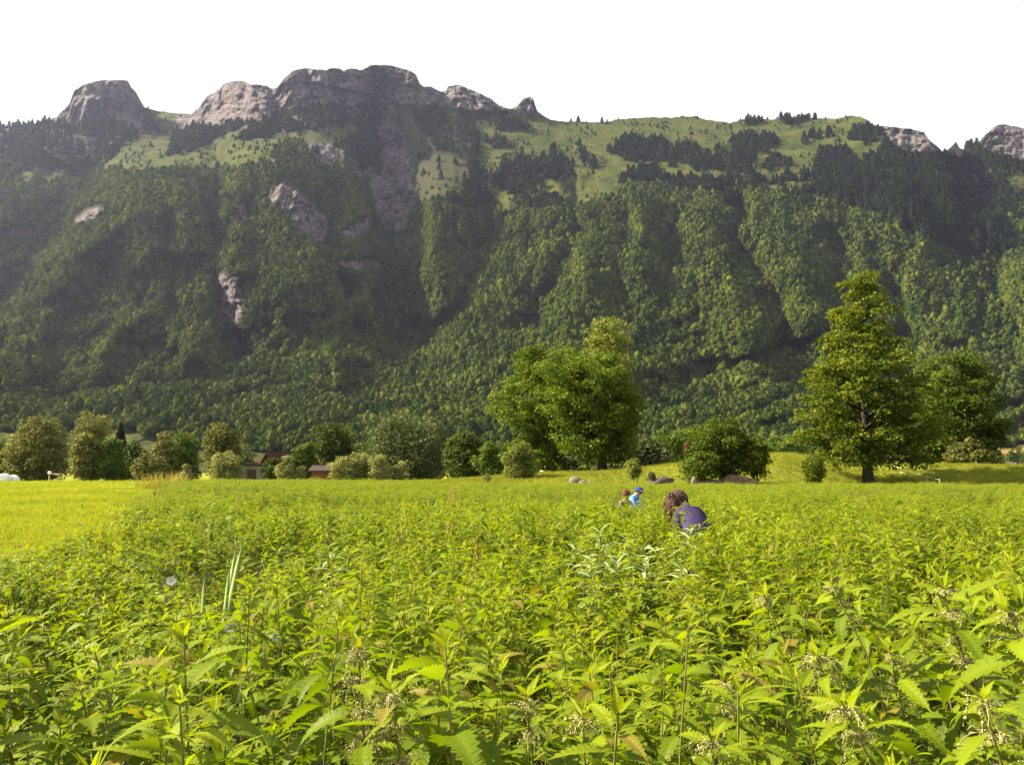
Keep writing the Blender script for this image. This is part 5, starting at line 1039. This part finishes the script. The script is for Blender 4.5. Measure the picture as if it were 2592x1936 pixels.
def person(label, base, J, scale, top_m, leg_m, hair_fn, group, shoe_m=None):
    """J: joints in metres relative to the ground point below the pelvis"""
    x, y = base; root = empty('person', (x, y, gz(x, y))); tag(root, label, 'person', group); s = scale
    J = {k: np.array(v, float) for k, v in J.items()}
    hd, nk = J['head'], J['neck']; up = (hd - nk) / np.linalg.norm(hd - nk); fw = J['face'] - hd; fw = fw - up * fw.dot(up); fw /= np.linalg.norm(fw); sd = np.cross(fw, up)
    vs = [J['pelvis'], J['waist'], J['chest'], nk, nk + up * .07 * s, hd - up * .02 * s, hd + up * .075 * s, hd - up * .075 * s + fw * .055 * s, hd - up * .012 * s + fw * .098 * s]
    rs = [(.155 * s, .125 * s), (.115 * s, .095 * s), (.115 * s, .095 * s), .056 * s, .052 * s, (.078 * s, .088 * s), (.07 * s, .078 * s), .045 * s, .014 * s]
    es = [(0, 1), (1, 2), (2, 3), (3, 4), (4, 5), (5, 6), (5, 7), (5, 8)]
    def chain(st, pts, rad):
        p = st
        for q, r in zip(pts, rad): vs.append(np.array(q, float)); rs.append(r * s if not hasattr(r, '__len__') else tuple(v * s for v in r)); es.append((p, len(vs) - 1)); p = len(vs) - 1
        return p
    for q in 'lr':
        sh, el, ha = J['sh_' + q], J['el_' + q], J['hand_' + q]; chain(2, [sh, (sh + el) / 2, el, (el + ha) / 2, ha], [.062, .05, .042, .036, .026])
        wr = len(vs) - 1; d = (ha - el) / np.linalg.norm(ha - el); pr = np.cross(d, [0, 1, 0.2]); pr /= np.linalg.norm(pr); pl = ha + d * .05 * s; k = chain(wr, [pl], [(.036, .018)])
        nrm = np.cross(d, pr)
        for f, (o, L) in enumerate(((-.03, .07), (-.01, .082), (.01, .078), (.03, .06))):
            b = pl + d * .025 * s + pr * o * s; chain(k, [b, b + d * L * .5 * s + nrm * .008 * s, b + d * L * .85 * s + nrm * .03 * s], [.0105, .009, .008])
        b = ha + d * .02 * s + pr * .036 * s; chain(wr, [b, b + (d * .03 + pr * .02) * s, b + (d * .055 + pr * .02 + nrm * .012) * s], [.013, .011, .009])
        hp, kn, an, to = J['hip_' + q], J['knee_' + q], J['ank_' + q], J['toe_' + q]; chain(0, [hp, (hp + kn) / 2, kn, kn * .6 + an * .4, an, to], [.095, .08, .06, .058, .042, (.045, .03)])
    bm_ = skin_mesh('body', vs, es, rs, 0, [M_skin]); mobj('body', bm_, root)
    # clothes: the part of the body surface they cover, lifted off the skin
    n = len(bm_.vertices); co = np.empty(n * 3, np.float32); bm_.vertices.foreach_get('co', co); co = co.reshape(-1, 3).astype(float); no = np.empty(n * 3, np.float32); bm_.vertex_normals.foreach_get('vector', no); no = no.reshape(-1, 3)
    bones = [(J['pelvis'], J['waist'], 0), (J['waist'], J['chest'], 1), (J['chest'], nk - up * .015 * s, 1), (nk + up * .01 * s, hd, 9), (hd, hd + up * .1 * s, 9), (hd, J['face'] * .3 + hd * .7, 9)]
    for q in 'lr':
        sh, el, ha = J['sh_' + q], J['el_' + q], J['hand_' + q]; hp, kn, an, to = J['hip_' + q], J['knee_' + q], J['ank_' + q], J['toe_' + q]; ha9 = el * .06 + ha * .94; dd = (ha - el) / np.linalg.norm(ha - el)
        bones += [(J['chest'], sh, 1), (sh, el, 1), (el, ha9, 1), (ha, ha + dd * .16 * s, 9), (J['pelvis'], hp, 0), (hp, kn, 0), (kn, an, 0), (an, to, 9)]
    best = np.full(n, 1e9); lab = np.zeros(n, int)
    for a_, b_, l in bones:
        d = b_ - a_; t_ = np.clip(((co - a_) @ d) / d.dot(d), 0, 1); ds = np.linalg.norm(co - a_ - t_[:, None] * d, axis=1); k = ds < best; best[k] = ds[k]; lab[k] = l
    for nm, l, m, th in (('sweater', 1, top_m, .014 * s), ('trousers', 0, leg_m, .010 * s)):
        polys = [list(p.vertices) for p in bm_.polygons if sum(lab[v] == l or (l == 1 and lab[v] == 0 and (co[v] - J['pelvis']).dot(J['waist'] - J['pelvis']) > .25 * (J['waist'] - J['pelvis']).dot(J['waist'] - J['pelvis']) and np.linalg.norm(co[v] - J['waist']) < .24 * s) for v in p.vertices) >= 3]
        if not polys: continue
        used = sorted({v for p in polys for v in p}); ix = {v: i for i, v in enumerate(used)}; wr = .004 * s * np.sin(co[used] @ np.array([37.0, 51.0, 83.0]))[:, None]
        me = bpy.data.meshes.new(nm); me.from_pydata((co[used] + no[used] * (th + wr)).tolist(), [], [[ix[v] for v in p] for p in polys]); me.materials.append(m); me.polygons.foreach_set('use_smooth', np.ones(len(me.polygons), bool)); me.update(); mobj(nm, me, root)
    for q in 'lr':
        an, to = J['ank_' + q], J['toe_' + q]; d = to - an; d[2] = 0
        mobj('shoe', skin_mesh('shoe', [an + (0, 0, .02 * s), an - d * .25 + (0, 0, -.03 * s), an + d * .5 + (0, 0, -.035 * s), to + (0, 0, 0)], [(0, 1), (1, 2), (2, 3)], [.052 * s, .045 * s, (.05 * s, .04 * s), (.045 * s, .032 * s)], 1, [shoe_m or M_shoe]), root)
    for q in (-1, 1):
        mb = MB(); c = hd + up * .01 * s + fw * .082 * s + sd * q * .032 * s; mb.add(OCT_V * .011 * s + c, OCT_F); mb.build('eye', M_eye, root, True)
        c = hd - up * .005 * s + sd * q * .088 * s; mb = MB(); mb.add(OCT_V * np.array([.012, .018, .028]) * s + c, OCT_F); mb.build('ear', M_skin, root, True)
    mb = MB(); c = hd - up * .062 * s + fw * .088 * s; mb.tube([c - sd * .022 * s, c + fw * .004 * s, c + sd * .022 * s], [.004 * s, .008 * s, .004 * s], 6); mb.build('mouth', M_lip, root, True)
    hair_fn(root, hd, up, fw, sd, s); return root
def shell(hd, up, fw, sd, r, lo, n=20, m=12, jit=0.0, g=None, face_cut=0.75):
    """cap of hair or cloth over the skull"""
    V = []; g = g or np.random.default_rng(1)
    for i in range(m):
        th = lo * i / (m - 1)
        for j in range(n):
            ph = 6.283 * j / n; d = up * math.cos(th) + (fw * math.cos(ph) + sd * math.sin(ph)) * math.sin(th)
            f = max(0.0, math.cos(ph)); t2 = min(th, lo - f * face_cut); d = up * math.cos(t2) + (fw * math.cos(ph) + sd * math.sin(ph)) * math.sin(t2)
            V.append(hd + d * r * (1 + jit * g.normal()))
    F = [(i * n + j, (i + 1) * n + j, (i + 1) * n + (j + 1) % n, i * n + (j + 1) % n) for i in range(m - 1) for j in range(n)]
    return np.array(V), np.array(F)
def long_hair(mat, length, seed, n=150):
    def fn(root, hd, up, fw, sd, s):
        g = np.random.default_rng(seed); V, F = shell(hd + up * .02 * s, up, fw, sd, .102 * s, 1.9, jit=.012, g=g); mobj('hair', npmesh('hair', V, F, [mat], True), root)
        mb = MB()
        for k in range(n):
            ph = g.uniform(.9, 5.38); th = math.acos(g.uniform(-.4, .97)); d = up * math.cos(th) + (fw * math.cos(ph) + sd * math.sin(ph)) * math.sin(th); p = hd + up * .02 * s + d * .102 * s; L = length * s * g.uniform(.55, 1.1); pts = [p - d * .01 * s]
            out = d * .016 * s
            for q in range(1, 5): f = q / 4; w = g.normal(0, .0035, 3) * s; pts.append(p + out * math.sin(f * 2.2) * 1.3 + np.array([-.02 * f, 0, -L * f]) * (0.55 + .45 * f) + w)
            mb.tube(pts, [.003 * s, .005 * s, .005 * s, .004 * s, .0015 * s], 4, False)
        mb.build('hair_strands', mat, root, True)
    return fn
def short_hair(mat, seed):
    def fn(root, hd, up, fw, sd, s):
        g = np.random.default_rng(seed); V, F = shell(hd + up * .02 * s, up, fw, sd, .108 * s, 1.75, jit=.035, g=g, face_cut=.62); h = mobj('hair', npmesh('hair', V, F, [mat], True), root)
        mb = MB()
        for k in range(90):
            ph = g.uniform(0, 6.28); th = g.uniform(.1, 1.4 - .5 * max(0, math.cos(ph))); d = up * math.cos(th) + (fw * math.cos(ph) + sd * math.sin(ph)) * math.sin(th); p = hd + up * .02 * s + d * .104 * s; t_ = np.cross(d, g.normal(size=3)) * .03 * s; mb.tube([p, p + d * .012 * s + t_ * .5, p + t_ + d * .004 * s], [.008 * s, .008 * s, .002 * s], 4, False)
        mb.build('hair_strands', mat, root, True)
    return fn
def cap(mat, seed):
    def fn(root, hd, up, fw, sd, s):
        g = np.random.default_rng(seed); V, F = shell(hd + up * .015 * s, up, fw, sd, .118 * s, 2.0, jit=.012, g=g, face_cut=.8); mobj('hood', npmesh('hood', V, F, [mat], True), root)
        b = []; n = 14
        for r, dz in ((.112, 0.0), (.175, -.012), (.172, -.02), (.110, -.01)):
            for j in range(n): a = -1.05 + 2.1 * j / (n - 1); b.append(hd + up * (.055 + dz) * s + (fw * math.cos(a) + sd * math.sin(a)) * r * s)
        F = [(q * n + j, q * n + j + 1, ((q + 1) % 4) * n + j + 1, ((q + 1) % 4) * n + j) for q in range(4) for j in range(n - 1)]; mobj('brim', npmesh('brim', np.array(b), np.array(F), [M_white], True), root)
    return fn
def rel(base, px, py, Y):
    p = at(px, py, Y); return p - np.array([base[0], base[1], gz(float(base[0]), float(base[1]))])
bw = (float(W_WOM[0]), float(W_WOM[1])); r_ = lambda px, py, Y: rel(bw, px, py, Y)
hip = r_(1768, 1361, 8.72)
person('woman with shoulder-length brown hair in a purple top, bending down into the nettles', bw, dict(pelvis=hip, waist=r_(1760, 1329, 8.80), chest=r_(1744, 1300, 8.97), neck=r_(1734, 1283, 9.06), head=r_(1718, 1266, 9.13), face=r_(1690, 1284, 9.45),
   sh_l=r_(1722, 1294, 8.93), el_l=r_(1721, 1342, 8.98), hand_l=r_(1715, 1388, 9.18), sh_r=r_(1764, 1297, 9.12), el_r=r_(1788, 1336, 9.12), hand_r=r_(1778, 1388, 9.32),
   hip_l=hip + (-.09, 0, -.04), knee_l=np.array([hip[0] - .12, hip[1] + .14, .47]), ank_l=np.array([hip[0] - .11, hip[1] - .02, .085]), toe_l=np.array([hip[0] - .16, hip[1] + .14, .035]),
   hip_r=hip + (.09, 0, -.04), knee_r=np.array([hip[0] + .07, hip[1] + .14, .47]), ank_r=np.array([hip[0] + .09, hip[1] - .02, .085]), toe_r=np.array([hip[0] + .05, hip[1] + .14, .035])), 1.0, M_purple, M_jeans, long_hair(M_hair, .16, 5, 900), 'people picking in the nettles')
br = (float(W_RED[0]), float(W_RED[1])); r_ = lambda px, py, Y: rel(br, px, py, Y); hip = r_(1587, 1300, 18.35); hip[2] = max(hip[2], .5)
person('child with short red hair and grey shirt, facing the camera and looking down', br, dict(pelvis=hip, waist=r_(1586, 1288, 18.3), chest=r_(1583, 1275, 18.2), neck=r_(1583, 1265, 18.12), head=r_(1584, 1253, 18.05), face=r_(1590, 1272, 17.6),
   sh_l=r_(1594, 1271, 18.2), el_l=r_(1599, 1287, 18.05), hand_l=r_(1594, 1300, 17.85), sh_r=r_(1571, 1272, 18.2), el_r=r_(1568, 1290, 18.1), hand_r=r_(1574, 1302, 17.85),
   hip_l=hip + (.06, 0, -.03), knee_l=np.array([hip[0] + .07, hip[1] - .06, .28]), ank_l=np.array([hip[0] + .07, hip[1] + .02, .06]), toe_l=np.array([hip[0] + .09, hip[1] - .10, .025]),
   hip_r=hip + (-.06, 0, -.03), knee_r=np.array([hip[0] - .07, hip[1] - .06, .28]), ank_r=np.array([hip[0] - .07, hip[1] + .02, .06]), toe_r=np.array([hip[0] - .09, hip[1] - .10, .025])), .86, M_grey, M_jeans, short_hair(M_red, 6), 'people picking in the nettles')
bb = (float(W_BLU[0]), float(W_BLU[1])); r_ = lambda px, py, Y: rel(bb, px, py, Y); hip = r_(1600, 1284, 19.45); hip[2] = max(hip[2], .5)
person('child in light blue jacket and navy hood, leaning right behind the red-haired child', bb, dict(pelvis=hip, waist=r_(1602, 1273, 19.42), chest=r_(1606, 1261, 19.4), neck=r_(1611, 1252, 19.4), head=r_(1616, 1244, 19.4), face=r_(1632, 1249, 19.3),
   sh_l=r_(1612, 1262, 19.55), el_l=r_(1619, 1278, 19.5), hand_l=r_(1625, 1290, 19.4), sh_r=r_(1600, 1260, 19.25), el_r=r_(1604, 1276, 19.15), hand_r=r_(1614, 1288, 19.1),
   hip_l=hip + (0, .06, -.03), knee_l=np.array([hip[0] + .05, hip[1] + .07, .28]), ank_l=np.array([hip[0] - .02, hip[1] + .07, .06]), toe_l=np.array([hip[0] + .11, hip[1] + .08, .025]),
   hip_r=hip + (0, -.06, -.03), knee_r=np.array([hip[0] + .05, hip[1] - .07, .28]), ank_r=np.array([hip[0] - .02, hip[1] - .07, .06]), toe_r=np.array([hip[0] + .11, hip[1] - .08, .025])), .86, M_blue, M_jeans, cap(M_navy, 7), 'people picking in the nettles')
# ------------------------------------------------------------------ rocks
M_rock = plain('field_rock', (.15, .125, .10), .9, .35, 6, .9, .05); M_rock2 = plain('field_rock_dark', (.075, .064, .052), .9, .4, 5, .9, .06); M_earth = plain('bank_earth', (.12, .085, .05), .95, .45, 4, 1.0, .08)
def rockmesh(seed, d, mat, nu=22, nv=12):
    g = np.random.default_rng(seed); c = unit(9, g); o = g.uniform(.72, .95, 9); V = []
    for i in range(nv + 1):
        th = math.pi * i / nv
        for j in range(nu):
            ph = 6.283 * j / nu; q = np.array([math.sin(th) * math.cos(ph), math.sin(th) * math.sin(ph), math.cos(th)]); r = 1.0
            for a, b in zip(c, o):
                k = q.dot(a)
                if k > .05: r = min(r, b / k)
            V.append(q * r * (1 + .05 * g.normal()) * np.array(d) / 2)
    F = [(i * nu + j, (i + 1) * nu + j, (i + 1) * nu + (j + 1) % nu, i * nu + (j + 1) % nu) for i in range(nv) for j in range(nu)]
    return npmesh('rock', np.array(V), np.array(F), [mat])
def rock_thing(name, label, px, Y, d, seed, mat, sink=.25, group=None):
    x = float(at(px, 1168, Y)[0]); o = mobj(name, rockmesh(seed, d, mat)); o.location = (x, Y, gz(x, Y) + d[2] * (.5 - sink)); tag(o, label, 'rock', group); return o
rock_thing('boulder', 'pinkish grey rock lying in the grass, largest of three', 1455, 59, (.95, .7, .75), 1, M_rock, group='rocks in the grass'); rock_thing('boulder', 'pale flat rock right next to the largest of the three', 1475, 58.6, (.6, .5, .5), 2, M_rock, group='rocks in the grass'); rock_thing('boulder', 'smallest rock, right of the three in the grass', 1493, 58.4, (.4, .35, .42), 3, M_rock, group='rocks in the grass')
rock_thing('boulder', 'long dark boulder sloping right on the grassy bank', 1678, 55.8, (1.5, .8, .95), 4, M_rock2, .2); rock_thing('boulder', 'dark boulder under the tiny bush', 1652, 56, (.7, .7, .95), 5, M_rock2); rock_thing('boulder', 'small pale stone in front of the dark boulders', 1643, 55.4, (.4, .35, .4), 6, M_rock)
rock_thing('boulder', 'pale upright stone at the left foot of the thicket', 1757, 56.0, (.5, .5, 1.0), 7, M_rock, .2); rock_thing('earth_mound', 'bare brown earth heap at the foot of the thicket', 1866, 56.4, (3.0, 1.6, 1.45), 8, M_earth, .35); rock_thing('earth_mound', 'low brown earth under the left half of the thicket', 1800, 56.2, (2.2, 1.2, .9), 9, M_earth, .35)
# ------------------------------------------------------------------ wrapped bales
M_wrap = plain('white_bale_wrap', (.72, .73, .75), .35, .06, 3, .4, .03, .5)
def bale(label, px, Y, r, w):
    x = float(at(px, 1168, Y)[0]); z = gz(x, Y); root = empty('silage_bale', (x, Y, z)); tag(root, label, 'bale', 'white wrapped bales')
    prof = [(0, -w / 2), (r * .75, -w / 2), (r * .93, -w * .46), (r, -w * .36), (r * 1.01, 0), (r, w * .36), (r * .93, w * .46), (r * .75, w / 2), (0, w / 2)]; n = 26; V = []; g = np.random.default_rng(int(px))
    for a, b in prof:
        for j in range(n): th = 6.283 * j / n; V.append((a * math.cos(th) * (1 + .012 * g.normal()), b, r * .97 + a * math.sin(th)))
    F = [(i * n + j, i * n + (j + 1) % n, (i + 1) * n + (j + 1) % n, (i + 1) * n + j) for i in range(len(prof) - 1) for j in range(n)]
    mobj('wrap', npmesh('wrap', np.array(V), np.array(F), [M_wrap], True), root); mb = MB()
    for k in range(3):
        yy = -w * .25 + k * w * .25; mb.tube([(1.02 * r * math.cos(6.283 * j / 24), yy + .02 * math.sin(j), r * .97 + 1.02 * r * math.sin(6.283 * j / 24)) for j in range(25)], .008, 4, False)
    mb.build('film_fold', M_wrap, root)
bale('white wrapped round bale cut by the left edge of the photo', 12, 90, .54, 1.1); bale('smaller-looking white wrapped bale right of the one at the edge', 36, 91, .48, 1.0)
# ------------------------------------------------------------------ fences
M_wood = plain('grey_stake_wood', (.17, .125, .085), .9, .35, 14, .7, .01); M_pale = plain('pale_stake', (.48, .42, .30), .8, .15, 14, .4, .005); M_orange = plain('orange_tape', (.70, .26, .04), .6, .15, 40, .2, .002); M_tape = plain('white_tape', (.75, .75, .70), .6, .08, 40, .2, .002); M_plastic = plain('dark_post_plastic', (.05, .05, .045), .6, .2, 20, .2, .003)
def fence(name, label, posts, lines, tape_m, w):
    x0, y0 = posts[0][:2]; z0 = gz(x0, y0); root = empty(name, (x0, y0, z0)); tag(root, label, 'fence')
    for x, y, zt, r, m in posts:
        z = gz(x, y); b = np.array([x - x0, y - y0, z - z0 - .08]); h = zt - z + .08; MB().tube([b, b + (0, 0, h * .5), b + (.012, 0, h - .02), b + (.012, 0, h)], [r, r, r * .95, r * .45], 7).build('post', m, root)
        mb = MB(); mb.tube([b + (.0, -r, h - .07), b + (0, -r - .03, h - .07), b + (0, -r - .03, h - .03)], .007, 5); mb.build('insulator', M_plastic, root)
    for pts in lines:
        P = []
        for (a, b) in zip(pts[:-1], pts[1:]):
            a, b = np.array(a, float), np.array(b, float)
            for k in range(6): u = k / 6; P.append(a + (b - a) * u + np.array([0, 0, -.05 * math.sin(math.pi * u) - .0]))
        P.append(np.array(pts[-1], float)); P = np.array(P) - np.array([x0, y0, z0]); n = len(P); V = np.concatenate([P + (0, 0, w / 2), P - (0, .002, w / 2), P + (0, .002, -w / 2), P + (0, .002, w / 2)]); F = [(q * n + i, q * n + i + 1, ((q + 1) % 4) * n + i + 1, ((q + 1) % 4) * n + i) for q in range(4) for i in range(n - 1)]
        mobj('tape', npmesh('tape', V, np.array(F), [tape_m]), root)
def pp(px, py, Y): return tuple(float(v) for v in at(px, py, Y))
PL = [(53, 1374, 16, .012, M_pale), (205, 1322, 21.5, .014, M_pale), (352, 1270, 29.5, .02, M_pale), (390, 1243, 36, .05, M_wood)]
fence('tape_fence', 'low orange tape fence on short stakes along the nettle edge of the meadow', [(*pp(a, b, c)[:2], pp(a, b, c)[2], r, m) for a, b, c, r, m in PL], [[np.array(pp(a, b, c)) - (0, .03, .05) for a, b, c, r, m in PL]], M_orange, .010)
for q, (px, py, Y, lb) in enumerate([(308, 1275, 30.5, 'short dark stake leaning in the meadow'), (208, 1277, 29.5, 'thin reddish stake standing alone in the meadow')]):
    p = pp(px, py, Y); z = gz(p[0], Y); r = empty('stake', (p[0], Y, z)); tag(r, lb, 'stake'); MB().tube([(0, 0, -.05), (.01, 0, .08), (.03 * (1 - q), 0, p[2] - z)], [.03, .03, .02], 7).build('post', M_wood, r); MB().tube([(.03 * (1 - q), 0, p[2] - z - .015), (.03 * (1 - q), 0, p[2] - z + .01)], [.034, .03], 7).build('cap', M_plastic, r)
PR = [(2228, 1176, 74, .02, M_plastic), (2257, 1177, 68, .022, M_plastic), (2300, 1184, 61, .022, M_pale), (2345, 1202, 57, .02, M_pale), (2378, 1212, 55, .02, M_pale)]
PR3 = [pp(a, b, c) for a, b, c, _, _ in PR]
fence('white_tape_fence', 'two white tape lines on thin posts right of the tall tree trunk', [(p[0], p[1], p[2], r, m) for p, (_, _, _, r, m) in zip(PR3, PR)], [[np.array(p) - (0, .03, .05) for p in PR3], [np.array(p) - (0, .03, .38) for p in PR3]], M_tape, .035)
# ------------------------------------------------------------------ pale trestle under the willows
p = pp(136, 1196, 92); z = gz(p[0], 92); root = empty('trestle_frame', (p[0], 92, z)); tag(root, 'pale trestle with a white bundle over its left end, under the big willow', 'trestle'); h = p[2] - z
MB().tube([(-.55, 0, h - .12), (.6, 0, h - .16)], .045, 8).build('rail', M_pale, root)
for sx in (-.45, .5):
    for sy in (-.25, .25): MB().tube([(sx, 0, h - .14), (sx + .04, sy, -.05)], .028, 6).build('leg', M_pale, root)
mb = MB(); mb.add(rockmesh_v := np.array([v.co[:] for v in rockmesh(33, (.4, .35, .34), M_wrap, 14, 8).vertices]) + (-.42, 0, h - .02), [(i * 14 + j, (i + 1) * 14 + j, (i + 1) * 14 + (j + 1) % 14, i * 14 + (j + 1) % 14) for i in range(8) for j in range(14)]); mb.build('bundle', M_wrap, root, True)
# ------------------------------------------------------------------ houses and barns
M_plaster = plain('white_plaster', (.68, .66, .60), .9, .07, 2, .2, .01); M_stone = plain('barn_render', (.27, .235, .19), .95, .25, 1.5, .5, .03); M_board = plain('brown_boards', (.16, .075, .03), .85, .35, 5, .5, .01); M_door = plain('orange_brown_door', (.20, .085, .028), .8, .25, 4, .4, .01); M_glass = plain('dark_window', (.03, .035, .04), .15, .2, 2, .0, .01, .6); M_dark = plain('dark_roof_edge', (.035, .025, .022), .8, .3, 4, .3, .01)
def tiles(name, col):
    t = NT(name); co = t.n('ShaderNodeTexCoord').outputs['Object']; b = t.n('ShaderNodeTexBrick', {'Vector': co, 'Color1': tuple(v * .8 for v in col), 'Color2': tuple(v * 1.25 for v in col), 'Mortar': tuple(v * .4 for v in col), 'Scale': 3.0, 'Mortar Size': .03}); n = t.noise(co, 1.2, 4)
    return t.done(t.bsdf(t.mix(t.math('MULTIPLY', n, .7), b.outputs[0], tuple(v * .5 for v in col)), .9, t.bump(b.outputs[1], .4, .03), .1))
M_tile = tiles('red_brown_tiles', (.075, .034, .024)); M_tile2 = tiles('grey_brown_tiles', (.07, .055, .05))
def house(name, label, px, Y, wpx, eave_row, ridge_row, depth=7, rz=0.0, wall=None, roof=None, along=True, wins=(), doors=(), over=.45, chimney=None, group=None, flat=False, base=None):
    """wall box from the ground to the eaves, gabled roof; windows and doors on the side that faces the camera; along = ridge runs across the view"""
    k = Y / F_PX; x = float(at(px, 1168, Y)[0]); z = gz(x, Y) if base is None else base; W_ = wpx * k; E = float(at(px, eave_row, Y)[2]) - z; Rg = float(at(px, ridge_row, Y)[2]) - z; root = empty(name, (x, Y, z), rz); tag(root, label, 'house' if 'house' in name or 'chalet' in name else 'barn', group)
    mb = MB(); mb.box((0, 0, E / 2 - .15), (W_, depth, E + .3))
    if not flat:
        if along: mb.add([(-W_ / 2, -depth / 2, E), (-W_ / 2, depth / 2, E), (-W_ / 2, 0, Rg - .1), (-W_ / 2 + .2, -depth / 2, E), (-W_ / 2 + .2, depth / 2, E), (-W_ / 2 + .2, 0, Rg - .1)], [(0, 2, 1), (3, 4, 5), (0, 3, 5, 2), (1, 2, 5, 4)]); mb.add([(W_ / 2, -depth / 2, E), (W_ / 2, depth / 2, E), (W_ / 2, 0, Rg - .1), (W_ / 2 - .2, -depth / 2, E), (W_ / 2 - .2, depth / 2, E), (W_ / 2 - .2, 0, Rg - .1)], [(0, 1, 2), (3, 5, 4), (0, 2, 5, 3), (1, 4, 5, 2)])
        else: mb.add([(-W_ / 2, -depth / 2, E), (W_ / 2, -depth / 2, E), (0, -depth / 2, Rg - .1), (-W_ / 2, -depth / 2 + .2, E), (W_ / 2, -depth / 2 + .2, E), (0, -depth / 2 + .2, Rg - .1)], [(0, 1, 2), (3, 5, 4), (0, 2, 5, 3), (1, 4, 5, 2)])
    mb.build('wall', wall or M_plaster, root); o = over; rf = MB(); th = .22
    if flat: rf.box((0, 0, E + th / 2 + .15), (W_ + 2 * o, depth + 2 * o, th))
    else:
        hw = (depth if along else W_) / 2 + o; ln = (W_ if along else depth) / 2 + o; sl = (Rg - E) / ((depth if along else W_) / 2); ez = E - sl * o
        for q in (-1, 1):
            a = [(-ln, q * hw, ez), (ln, q * hw, ez), (ln, 0, Rg), (-ln, 0, Rg)]; P = a + [(v[0], v[1], v[2] + th) for v in a]
            if not along: P = [(-v[1], v[0], v[2]) for v in P]
            rf.add(P, [(3, 2, 1, 0), (4, 5, 6, 7), (0, 1, 5, 4), (1, 2, 6, 5), (2, 3, 7, 6), (3, 0, 4, 7)])
    r = rf.build('roof', roof or M_tile, root)
    if chimney: MB().box((chimney * W_, 0.3, Rg + .35), (.5, .5, 1.1)).build('chimney', M_stone, r)
    for (fx, fz, ww, hh) in wins:
        w = MB().box((fx * W_, -depth / 2 - .012, fz * E), (ww, .05, hh)).build('window', M_glass, root); f = MB()
        for a, b, c, d in ((0, hh / 2, ww + .16, .08), (0, -hh / 2, ww + .2, .08), (-ww / 2, 0, .08, hh), (ww / 2, 0, .08, hh), (0, 0, .05, hh)): f.box((fx * W_ + a, -depth / 2 - .05, fz * E + b), (c, .05, d))
        f.build('frame', M_pale, w)
    for (fx, ww, hh, m) in doors:
        d = MB().box((fx * W_, -depth / 2 - .02, hh / 2), (ww, .07, hh)).build('door', m, root); MB().tube([(fx * W_ + ww * .4, -depth / 2 - .1, hh * .45), (fx * W_ + ww * .4, -depth / 2 - .1, hh * .52)], .025, 6).build('handle', M_dark, d)
house('stone_barn', 'low grey-brown barn with a dark flat roof behind the first pale sallow', 648, 128, 106, 1180, 1176, 6, 0, M_stone, M_dark, flat=True, over=.25, doors=[(.05, 1.3, 2.0, M_rock2)], wins=[(-.3, .55, .7, .6), (.36, .55, .7, .6)])
house('farm_house', 'farmhouse with a steep red-brown roof, half hidden by trees', 722, 146, 62, 1192, 1148, 9, -.35, M_board, M_tile, along=False, wins=[(-.2, .6, .8, .9), (.2, .6, .8, .9)], over=.7)
house('small_barn', 'small red-brown roof peeping over the flat-roofed barn', 652, 165, 36, 1178, 1166, 6, .2, M_stone, M_tile, wins=[(0, .6, .7, .7)])
house('wooden_shed', 'orange-brown wooden shed with a grey roof under the dark tree', 832, 118, 62, 1192, 1180, 5, 0, M_door, M_tile2, doors=[(.1, 1.2, 1.7, M_board)])
house('village_house', 'pinkish house front glimpsed between the dark trees', 812, 170, 40, 1172, 1150, 8, 0, plain('pink_plaster', (.52, .36, .31), .9, .08, 2, .2, .01), M_tile, along=False, wins=[(-.2, .6, .8, 1.0), (.2, .6, .8, 1.0)])
house('village_house', 'white house glimpsed under the limbs of the middle trees', 1404, 128, 60, 1172, 1150, 8, .2, M_plaster, M_tile2, wins=[(-.25, .6, .9, 1.1), (.2, .6, .9, 1.1)], doors=[(0, 1.0, 2.0, M_board)])
house('village_house', 'house with a rusty roof at the left edge behind the willow', 0, 160, 40, 1198, 1186, 8, 0, M_plaster, M_tile, wins=[(0, .6, .9, 1.0)])
house('white_chalet', 'white gabled house with a wide brown roof in the far right fields', 2556, 585, 30, 1182, 1170, 10, .25, M_plaster, M_tile2, along=False, wins=[(-.22, .6, 1.2, 1.4), (.22, .6, 1.2, 1.4)], over=1.2, group='houses in the far fields')
house('white_chalet', 'white house cut by the right edge of the photo, far away', 2593, 580, 34, 1180, 1167, 10, -.2, M_plaster, M_tile, along=False, wins=[(-.25, .6, 1.2, 1.4), (0, .6, 1.2, 1.4), (.25, .6, 1.2, 1.4)], over=1.0, group='houses in the far fields')
house('brown_barn', 'long brown barn left of the white gabled house in the far fields', 2541, 600, 24, 1180, 1172, 9, 0, M_board, M_tile2, wins=[(0, .5, 1.2, 1.0)], group='houses in the far fields')
house('village_house', 'pale house far off under the crown of the tall tree', 2235, 260, 26, 1180, 1171, 8, 0, M_plaster, M_tile, wins=[(-.2, .6, .9, 1.0), (.2, .6, .9, 1.0)])
# far fields on the right: single trees
for q, (px, Y, top, hw, lb) in enumerate([(2527, 560, 1141, 11, 'round dark tree standing alone in the far right field'), (2563, 640, 1131, 11, 'left tree of the hedge in the far right field'), (2580, 645, 1134, 12, 'right tree of the hedge in the far right field'), (2528, 540, 1160, 10, 'lower bush under the lone tree in the far right field'), (2600, 560, 1140, 14, 'tree at the right edge of the far fields')]):
    tree('field_tree', lb, 'tree', px, Y, dome(top, 1186, hw), 'dark', leaf=1.1, n_leaf=1500, n_branch=22, clump=2.0, flat=.8, trunk=.3, seed=500 + q, stems=1, fill=.6, group='trees of the far fields')
